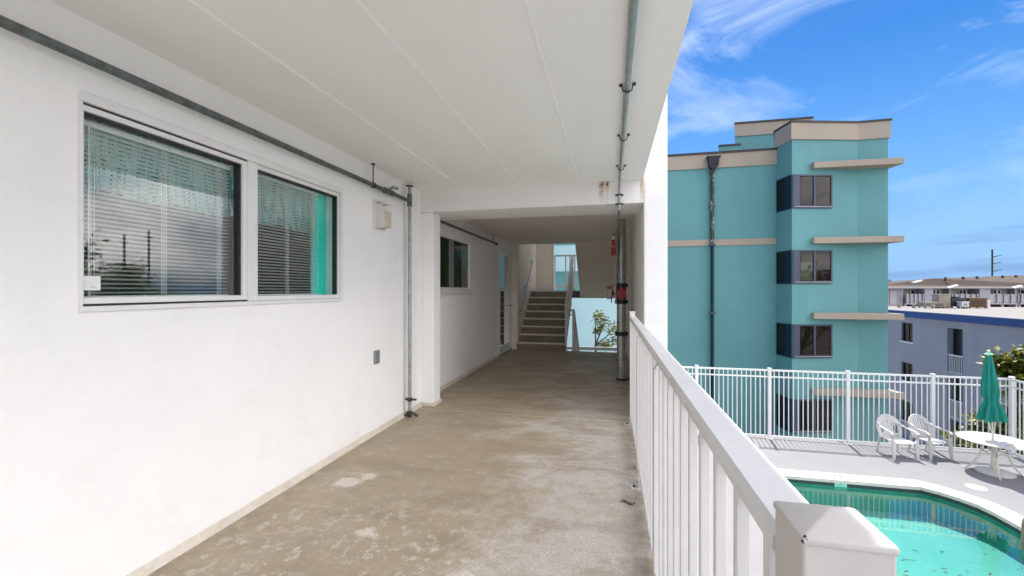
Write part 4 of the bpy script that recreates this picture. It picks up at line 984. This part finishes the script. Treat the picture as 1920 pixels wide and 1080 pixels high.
for zt, (ma, mb_) in styles.items():
    zb = zt - 1.235
    w = MB(MF).ring('y', 0.001, 0.045, 0.02, 1.49, zb, zt, 0.05, 0.10, 0.05).build('window', 'frame_grey', tealb, label='bay window with violet-grey frame')
    B(0.03, 0.27, 0.001, 0.04, zb + 0.101, zt - 0.051, mtx=MF).build('side_panel', 'frame_grey', w)
    B(0.79, 0.86, 0.002, 0.05, zb + 0.101, zt - 0.051, mtx=MF).build('mullion', 'frame_grey', w)
    B(0.05, 1.46, 0.045, 0.07, zb + 0.04, zb + 0.075, mtx=MF).build('sill', 'outlet', w)
    for (u0, u1, mm) in ((0.271, 0.79, ma), (0.861, 1.439, mb_)):
        zz = zb + 0.101
        if mm == 'olive_blind':
            B(u0, u1, 0.001, 0.006, zt - 0.44, zt - 0.051, mtx=MF).build('upper_blind', 'brown_dark', w)
            B(u0, u1, 0.001, 0.008, zz, zt - 0.441, mtx=MF).build('blind', 'olive_blind', w)
        else: B(u0, u1, 0.001, 0.006, zz, zt - 0.051, mtx=MF).build('blind', mm, w)
        B(u0, u1, 0.018, 0.024, zz, zt - 0.051, mtx=MF).build('pane', 'dark_glass', w)
        MB(MF).ring('y', 0.012, 0.03, u0 + 0.001, u1 - 0.001, zz, zt - 0.052, 0.022).build('gasket_gap', 'dark', w)
    w = MB(ML).ring('y', 0.001, 0.04, 0.08, 0.975, zb, zt, 0.04, 0.06, 0.05).build('window', 'frame_blue', tealb, label='side light of the bay window')
    B(0.62, 0.934, 0.001, 0.035, zb + 0.061, zt - 0.051, mtx=ML).build('side_panel', 'frame_blue', w)
    B(0.121, 0.619, 0.001, 0.006, zb + 0.061, zt - 0.051, mtx=ML).build('blind', 'dark', w)
    B(0.121, 0.619, 0.014, 0.02, zb + 0.061, zt - 0.051, mtx=ML).build('pane', 'dark_glass', w)
# leader head and downspout
M['spout_head'] = mat('slate_metal', (0.035, 0.035, 0.045), 0.7, spec=0.2)
ld = MB()
ld.extr([(3.70, 6.72), (4.22, 6.72), (4.22, 6.68), (4.16, 6.66), (4.14, 6.36), (4.02, 6.17), (3.90, 6.17), (3.78, 6.36), (3.76, 6.66), (3.70, 6.68)], 'y', 18.60, 18.835)
ldo = ld.build('leader_head', 'spout_head', tealb, label='dark grey rain leader head')
m, nt, b = newmat('peeling_black_pipe')
c = mixc(nt, ramp(nt, noise(nt, 7, 5, 0.6, stretch=(1, 1, 0.5), dist=1.5), 0.56, 0.6), (0.02, 0.03, 0.03), (0.42, 0.44, 0.42)); nt.links.new(c, b.inputs['Base Color']); M['peel'] = m
M['spout'] = mat('blue_black_pipe', (0.008, 0.035, 0.05), 0.75, spec=0.2)
MB().tube([(3.93, 18.78, 6.2), (3.93, 18.78, 3.2)], 0.075, 12).build('downspout', 'peel', tealb, label='black downspout with peeling paint', smooth=True)
MB().tube([(3.93, 18.78, 3.195), (3.93, 18.78, GZ)], 0.062, 12).build('downspout', 'spout', tealb, label='blue-black lower downspout', smooth=True)
for z in (6.15, 4.75, 3.22, 0.5): B(3.82, 4.04, 18.69, 18.87, z - 0.03, z + 0.03).build('strap', 'frame_grey', tealb)

# building seen through the stair opening
pb = thing('blue_building', 'pale blue stucco building seen through the openings of the stairwell', 'building', (-2, 19, GZ))
B(-9, 1.58, 18.6, 24, GZ, 1.2).build('wall', 'pale_blue', pb)
B(-9, 1.58, 18.55, 24, 1.201, 8.5).build('upper_wall', 'teal', pb)
B(-3.2, -1.1, 18.50, 18.549, 2.2, 3.3).build('panel', 'pale_blue', pb)

# ================================================================== GREY BUILDING
gb = thing('grey_building', 'grey stucco building with blue roof fascia and white flat roof beside the teal block', 'building', (25, 32, GZ))
wins = [(34.0, 35.15, -2.05, -0.79), (34.0, 35.15, -4.70, -3.48), (34.0, 35.15, -7.43, -6.10)]
bals = [(29.78, 30.95, -3.45, -0.82), (29.78, 30.95, -6.08, -3.57), (29.78, 30.95, -8.4, -6.15)]
MB().wall('x', 19.4, 19.7, 25.61, 44.0, GZ, -0.40, wins + bals).build('wall', 'greywall', gb)
B(19.701, 46, 43.7, 44.0, GZ, -0.4).build('wall', 'greywall', gb); B(20.2, 20.4, 26.1, 43.6, GZ, -0.41).build('inner_wall', 'lavender', gb)
B(19.15, 46, 14.0, 25.6, GZ, -0.10).build('corner_block', 'greywall', gb)
B(19.22, 19.398, 25.61, 44.1, -0.40, -0.01).build('fascia', 'blue_fascia', gb)
B(19.25, 46, 14.0, 44.1, -0.095, 0.0).build('flat_roof', 'white_roof', gb)
B(19.20, 19.32, 25.61, 44.12, 0.001, 0.05).build('roof_edge', 'frame_white', gb)
for (a, b_, z0, z1) in wins:
    w = MB().ring('x', 19.50, 19.56, a, b_, z0, z1, 0.06).build('window', 'dark_metal', gb)
    B(19.49, 19.55, (a + b_) / 2 - 0.03, (a + b_) / 2 + 0.03, z0 + 0.061, z1 - 0.061).build('mullion', 'dark_metal', w)
    B(19.53, 19.54, a + 0.061, b_ - 0.061, z0 + 0.061, z1 - 0.061).build('pane', 'dark_glass', w)
    B(19.36, 19.50, a - 0.1, b_ + 0.1, z0 - 0.09, z0 - 0.002).build('sill', 'frame_white', w)
    B(19.6, 19.62, a - 0.2, b_ + 0.2, z0 - 0.2, z1 + 0.1).build('blind', 'dark', w)
for (a, b_, z0, z1) in bals:
    bl = B(19.45, 19.50, a + 0.001, b_ - 0.001, z0 + 1.02, z0 + 1.09).build('balcony_rail', 'frame_white', gb)
    for k in range(9):
        y = a + 0.06 + k * (b_ - a - 0.12) / 8
        B(19.462, 19.488, y - 0.016, y + 0.016, z0 + 0.08, z0 + 1.02).build('baluster', 'frame_white', bl)
    B(19.45, 19.50, a + 0.001, b_ - 0.001, z0 + 0.02, z0 + 0.08).build('lower_rail', 'frame_white', bl)

# plant on the grey roof
def unit(name, label, cat, x, y, w, d, h, m='unit', legs=0.0, grille=True, fan=False, group='machines on the white flat roof'):
    u = thing(name, label, cat, (x, y, 0.0), group=group)
    B(x - w / 2, x + w / 2, y - d / 2, y + d / 2, legs + 0.001, h).build('casing', m, u, bevel=0.02)
    B(x - w / 2 - 0.04, x + w / 2 + 0.04, y - d / 2 - 0.04, y + d / 2 + 0.04, h + 0.001, h + 0.05).build('lid', m, u)
    if grille:
        for k in range(3): B(x - w / 2 + 0.1, x + w / 2 - 0.1, y - d / 2 - 0.03, y - d / 2 - 0.002, legs + (h - legs) * (0.25 + 0.2 * k), legs + (h - legs) * (0.32 + 0.2 * k)).build('louvre', 'dark_metal', u)
    if legs:
        for sx_ in (-1, 1):
            for sy_ in (-1, 1): B(x + sx_ * (w / 2 - 0.08) - 0.04, x + sx_ * (w / 2 - 0.08) + 0.04, y + sy_ * (d / 2 - 0.08) - 0.04, y + sy_ * (d / 2 - 0.08) + 0.04, 0.001, legs).build('leg', 'dark_metal', u)
    if fan: MB().lathe([(min(w, d) * 0.35, 0), (min(w, d) * 0.35, 0.12)], (x, y, h + 0.05), 16).build('fan_shroud', 'dark_metal', u)
    return u
unit('duct_unit', 'long low beige duct unit at the left of the white flat roof', 'roof unit', 24.4, 40.6, 1.35, 0.8, 0.42, legs=0.1)
unit('air_conditioner', 'tall beige air handling box on the white flat roof', 'air conditioner', 25.3, 41.0, 0.75, 0.8, 1.02, grille=False)
unit('air_conditioner', 'dark air conditioner with a fan on top, left of the brown crate', 'air conditioner', 26.2, 41.0, 0.95, 0.8, 0.72, m='dark_metal', legs=0.15, fan=True)
unit('air_conditioner', 'small white air conditioner before the dark one on the flat roof', 'air conditioner', 26.2, 40.2, 0.45, 0.5, 0.48, m='frame_white', legs=0.12, fan=True)
unit('air_conditioner', 'boxy brown crate-like unit on the white flat roof', 'air conditioner', 27.6, 41.3, 1.15, 0.9, 0.74, m='wood', legs=0.06)
vp = thing('vent_pipe', 'white vent pipe standing alone on the white flat roof', 'vent pipe', (29.7, 43.0, 0))
MB().lathe([(0.13, 0.0), (0.12, 0.5), (0.16, 0.5), (0.15, 0.62)], (28.5, 41.3, 0.001), 14).build('pipe', 'frame_white', vp, smooth=True)
for k, (x, y) in enumerate(((23.2, 40.5), (23.9, 39.6), (22.6, 41.2))):
    v2 = MB().lathe([(0.12, 0.0), (0.10, 0.22), (0.14, 0.22), (0.1, 0.3)], (x, y, 0.001), 12).build('roof_vent', 'unit', at=(x, y, 0))
    tag(v2, ('low roof vent nearest the beige duct unit', 'low roof vent close to the blue fascia', 'low roof vent farthest left on the flat roof')[k], 'roof vent', group='low vents on the flat roof')

# ================================================================== FAR BUILDING ROW (rotated frame facing the camera)
FR = Matrix.Rotation(YAW, 4, 'Z')
def fx(px): return (px - 960) * 60 / 820
def fz(py): return 1.42 + (543.5 - py) * 60 / 820
fb = thing('condo_row', 'far pale condominium row with white balconies and a long brown roof', 'building', tuple(FR @ Vector((60, 60, GZ))))
def F(*a): return MB(FR).box(*a)
xe = fx(2060)
F(fx(1655), xe, 60.9, 70, GZ, fz(538)).build('wall', 'siding', fb)
rfm = MB(FR)
za, zr0, zr1 = fz(538.5), 1.42 + 21.5 * 66 / 820, 1.42 + 29 * 66 / 820
pA, pB = (fx(1650), 59.2, za), (xe, 59.2, za); pC, pD = (xe, 66, zr1), ((1748 - 960) * 66 / 820, 66, zr0); pE = ((1668 - 960) * 66 / 820, 67, 1.42 + 9 * 66 / 820); pF, pG = (xe, 74, za), (fx(1650), 74, za)
rfm.face([pA, pB, pC, pD, pE]); rfm.face([pE, pD, pC, pF, pG]); rfm.face([pA, pE, pG]); rfm.face([pB, pF, pC]); rfm.face([pA, pG, pF, pB])
roof = rfm.build('roof', 'shingle', fb)
F(fx(1650), xe, 59.12, 59.19, za - 0.16, za - 0.0).build('eave_board', 'siding', fb)
for px in (1688, 1731, 1773, 1806, 1832, 1880, 1905):
    t = 0.86; y = 59.2 + (66 - 59.2) * t; z = za + (zr0 + (zr1 - zr0) * (px - 1748) / 172 * 0.8 - za) * t
    if px < 1740: continue
    F((px - 960) * y / 820 - 0.12, (px - 960) * y / 820 + 0.12, y - 0.1, y + 0.1, z - 0.3, z + 0.28).build('roof_vent', 'dark_metal', roof)
for (a, b_, c_, d_) in ((1714, 1730, 531, 527), (1780, 1797, 541, 536), (1901, 1918, 541, 537)):
    sk_ = MB(FR); y = 60.2 if c_ < 535 else 58.9
    q = y / 60
    sk_.extr([(fx(a) * q, fz(c_)), (fx(b_) * q, fz(d_)), (fx(b_) * q, fz(d_) + 0.16), (fx(a) * q, fz(c_) + 0.16)], 'y', y, y + 0.5).build('skylight', 'frame_white', fb, label='small white sloping skylight frame')
# storeys: divider walls, recesses with windows, balcony rails
F(fx(1655), fx(1690), 60, 60.88, GZ, fz(541)).build('end_wall', 'lavender', fb)
F(fx(1668), fx(1680), 59.94, 59.99, fz(570), fz(545)).build('shutter', 'balcony', fb)
for a, b_ in ((1726, 1742), (1828, 1848), (1955, 1975)):
    F(fx(a), fx(b_), 59.4, 60.88, GZ, fz(541)).build('projecting_bay', 'lavender', fb)
for a, b_ in ((1690, 1693), (1742, 1750), (1780, 1783), (1903, 1906)):
    F(fx(a), fx(b_), 60, 60.88, GZ, fz(540)).build('divider', 'siding', fb)
for a, b_ in ((1693, 1726), (1750, 1780), (1783, 1827), (1848, 1903), (1906, 1955)):
    bx_ = F(fx(a) + 0.02, fx(b_) - 0.02, 59.6, 60.88, fz(570.5), fz(568)).build('balcony', 'balcony', fb)
    F(fx(a) + 0.02, fx(b_) - 0.02, 59.6, 59.66, fz(567.5), fz(552.5)).build('rail_panel', 'balcony', bx_)
    F(fx(a) + 0.02, fx(b_) - 0.02, 59.55, 59.59, fz(553), fz(551.5)).build('top_rail', 'balcony', bx_)
    nn = 4
    for k in range(nn + 1):
        x = fx(a) + 0.1 + k * (fx(b_) - fx(a) - 0.2) / nn
        F(x - 0.07, x + 0.07, 59.45, 59.54, fz(568), fz(550.5)).build('post', 'balcony', bx_)
        if k % 2 == 0: F(x - 0.12, x + 0.12, 59.7, 59.9, GZ, fz(570.6)).build('pillar', 'balcony', bx_)
    F(fx(a) + 0.02, fx(b_) - 0.02, 60.82, 60.88, GZ, fz(571)).build('lower_recess', 'dark', bx_)
for a, b_ in ((1717, 1725), (1757, 1764), (1766, 1772), (1809, 1815), (1816, 1822), (1874, 1880), (1882, 1887), (1925, 1935)):
    w = F(fx(a), fx(b_), 60.80, 60.88, fz(552), fz(543.5)).build('window', 'dark', fb)
    MB(FR).ring('y', 60.74, 60.795, fx(a) - 0.06, fx(b_) + 0.06, fz(552), fz(543), 0.09).build('frame', 'frame_white', w)
ho = thing('distant_house', 'small distant house with a green hipped roof behind the end of the condominium row', 'house', tuple(FR @ Vector((66, 78, GZ))))
F((1640 - 960) * 78 / 820, (1672 - 960) * 78 / 820, 78, 84, GZ, 1.42 + 11 * 78 / 820).build('wall', 'siding', ho)
MB(FR).extr([((1636 - 960) * 78 / 820, 2.4), ((1677 - 960) * 78 / 820, 2.4), ((1668 - 960) * 78 / 820, 3.25), ((1645 - 960) * 78 / 820, 3.25)], 'y', 77.8, 84).build('roof', 'green_roof', ho)
up_ = thing('utility_pole', 'dark utility pole with three side arms rising behind the brown roof', 'utility pole', (56.6, 81.2, GZ))
P0 = FR @ Vector(((1860.5 - 960) * 78 / 820, 78, 0))
MB().tube([(P0.x, P0.y, GZ), (P0.x, P0.y, 1.42 + 76 * 78 / 820)], 0.12, 10).build('pole', 'pole', up_)
rr = FR @ Vector((1, 0, 0))
for py in (482, 495, 509):
    z = 1.42 + (543.5 - py) * 78 / 820
    MB().tube([(P0.x, P0.y, z), (P0.x + rr.x * 1.65, P0.y + rr.y * 1.65, z + 0.34)], [0.09, 0.05], 6).build('arm', 'pole', up_)

# ================================================================== TREES
def tree(label, base, tips, trunk_r, leafm, leaf, n, spread, group=None, seed=1, fork=None, name='leafy_tree'):
    rd = random.Random(seed)
    t = thing(name, label, 'tree', base, group=group)
    b0 = Vector(base); fk = Vector(fork) if fork else b0 + Vector((0, 0, 1))
    tr = MB(); tr.tube([b0, b0.lerp(fk, 0.5) + Vector((0.05, 0, 0)), fk], [trunk_r, trunk_r * 0.85, trunk_r * 0.7], 8).build('trunk', 'bark', t, smooth=True)
    br = MB(); cr = MB()
    for tp, rad in tips:
        tp = Vector(tp); mid = fk.lerp(tp, 0.5) + Vector((rd.uniform(-.12, .12), rd.uniform(-.12, .12), rd.uniform(-.12, .1))) * (tp - fk).length * 0.5
        br.tube([fk, mid, tp], [trunk_r * 0.5, trunk_r * 0.35, trunk_r * 0.14], 6)
        sub = []
        for k in range(7):
            q = tp + Vector((rd.gauss(0, 1), rd.gauss(0, 1), rd.gauss(0, 0.7))) * rad * 0.55
            br.tube([mid.lerp(tp, rd.uniform(0.3, 1)), q], [trunk_r * 0.13, trunk_r * 0.04], 4); sub.append(q)
        for k in range(n):
            c = rd.choice(sub) + Vector((rd.gauss(0, 1), rd.gauss(0, 1), rd.gauss(0, 0.8))) * rad * spread
            L = leaf * rd.uniform(0.6, 1.25)
            d = Vector((rd.gauss(0, 1), rd.gauss(0, 1), rd.gauss(0, 0.5))).normalized(); s_ = d.cross(Vector((rd.gauss(0, .5), rd.gauss(0, .5), 1))).normalized() * L * 0.32
            up2 = d.cross(s_).normalized() * L * 0.08
            A = [c, c + d * L * 0.45 + s_ + up2, c + d * L, c + d * L * 0.45 - s_ + up2]
            vs = [cr.bm.verts.new(p) for p in A]; cr.bm.faces.new(vs[:3]); cr.bm.faces.new((vs[0], vs[2], vs[3]))
    br.build('limbs', 'bark', t); cr.build('crown', leafm, t)
    return t
# in the stairwell opening
tree('thin tree with sparse olive leaf clusters seen through the lower stair opening', (-0.45, 15.2, GZ),
     [((-0.55, 15.1, 0.55), 0.22), ((-0.22, 15.2, 0.35), 0.24), ((0.10, 15.2, 0.15), 0.22), ((0.22, 15.2, -0.25), 0.22), ((-0.2, 15.3, -0.50), 0.22), ((-0.38, 15.2, 0.05), 0.14)], 0.06, 'leaf2', 0.11, 130, 0.33, seed=5, fork=(-0.52, 15.2, -0.45))
br_ = None
# behind the fence at the right
tips = []
rd = random.Random(11)
for (x, y, z, r) in ((11.8, 18.0, -3.9, .4), (12.3, 18.0, -3.5, .4), (12.8, 18.2, -3.1, .4), (12.0, 18.0, -4.8, .5), (12.8, 18.0, -4.5, .5), (13.0, 18.2, -1.1, .35), (13.5, 18.0, -0.8, .35), (13.3, 18.0, -1.5, .35), (13.7, 18.2, -2.0, .4), (13.3, 18.4, -2.9, .5), (12.9, 18.0, -3.6, .6), (14.2, 17.8, -0.9, .4), (13.9, 18.5, -1.35, .45), (14.3, 18.2, -1.0, .5), (14.8, 18.6, -0.7, .6), (15.4, 18.3, -0.9, .8), (14.9, 18.0, -1.7, .6), (15.6, 17.6, -1.9, .8), (14.2, 18.8, -3.3, .7), (13.2, 18.4, -4.0, .7), (12.5, 18.2, -4.4, .6), (14.6, 18.0, -4.2, .8), (15.5, 18.0, -3.0, .9), (13.6, 18.2, -5.2, .8), (12.3, 18.0, -5.4, .6), (15.0, 17.6, -5.2, .9), (16.0, 17.0, -4.2, .9)):
    tips.append(((x, y, z), r))
tree('bushy yellow-green tree behind the fence corner at the right', (14.6, 18.4, GZ), tips, 0.16, 'leaf', 0.24, 420, 0.40, seed=12, fork=(14.7, 18.4, -5.2))

# trees and poles to the right of the frame, mirrored in the big window
tree('round-crowned tree right of the deck, mirrored in the lower left corner of the big window', (13.6, 12.4, GZ),
     [((13.0, 10.9, 2.5), .6), ((13.6, 11.6, 2.0), .7), ((13.4, 12.4, 1.5), .7), ((13.8, 13.2, 2.0), .5), ((13.2, 11.2, 1.0), .9), ((13.5, 13.2, 0.8), .9), ((13.9, 14.2, 1.2), .7), ((13.4, 10.2, 1.4), .9), ((13.4, 12.2, -0.2), .9), ((13.6, 14.0, 0.0), .8), ((13.4, 10.6, 0.0), .9)], 0.15, 'leaf', 0.24, 320, 0.40, seed=21, fork=(13.6, 12.2, -1.8))
for k, (x, y, h) in enumerate(((40.0, 32.0, 15.2), (41.0, 35.0, 16.0))):
    o = thing('utility_pole', ('shorter dark pole mirrored in the left pane of the big window', 'taller dark pole mirrored in the left pane of the big window')[k], 'utility pole', (x, y, GZ), group='utility poles mirrored in the window')
    MB().tube([(x, y, GZ), (x, y, GZ + h)], [0.16, 0.09], 10).build('pole', 'pole', o)
    MB().box(x - 0.06, x + 0.06, y - 0.35, y + 0.35, GZ + h - 0.7, GZ + h - 0.64).build('arm', 'pole', o)
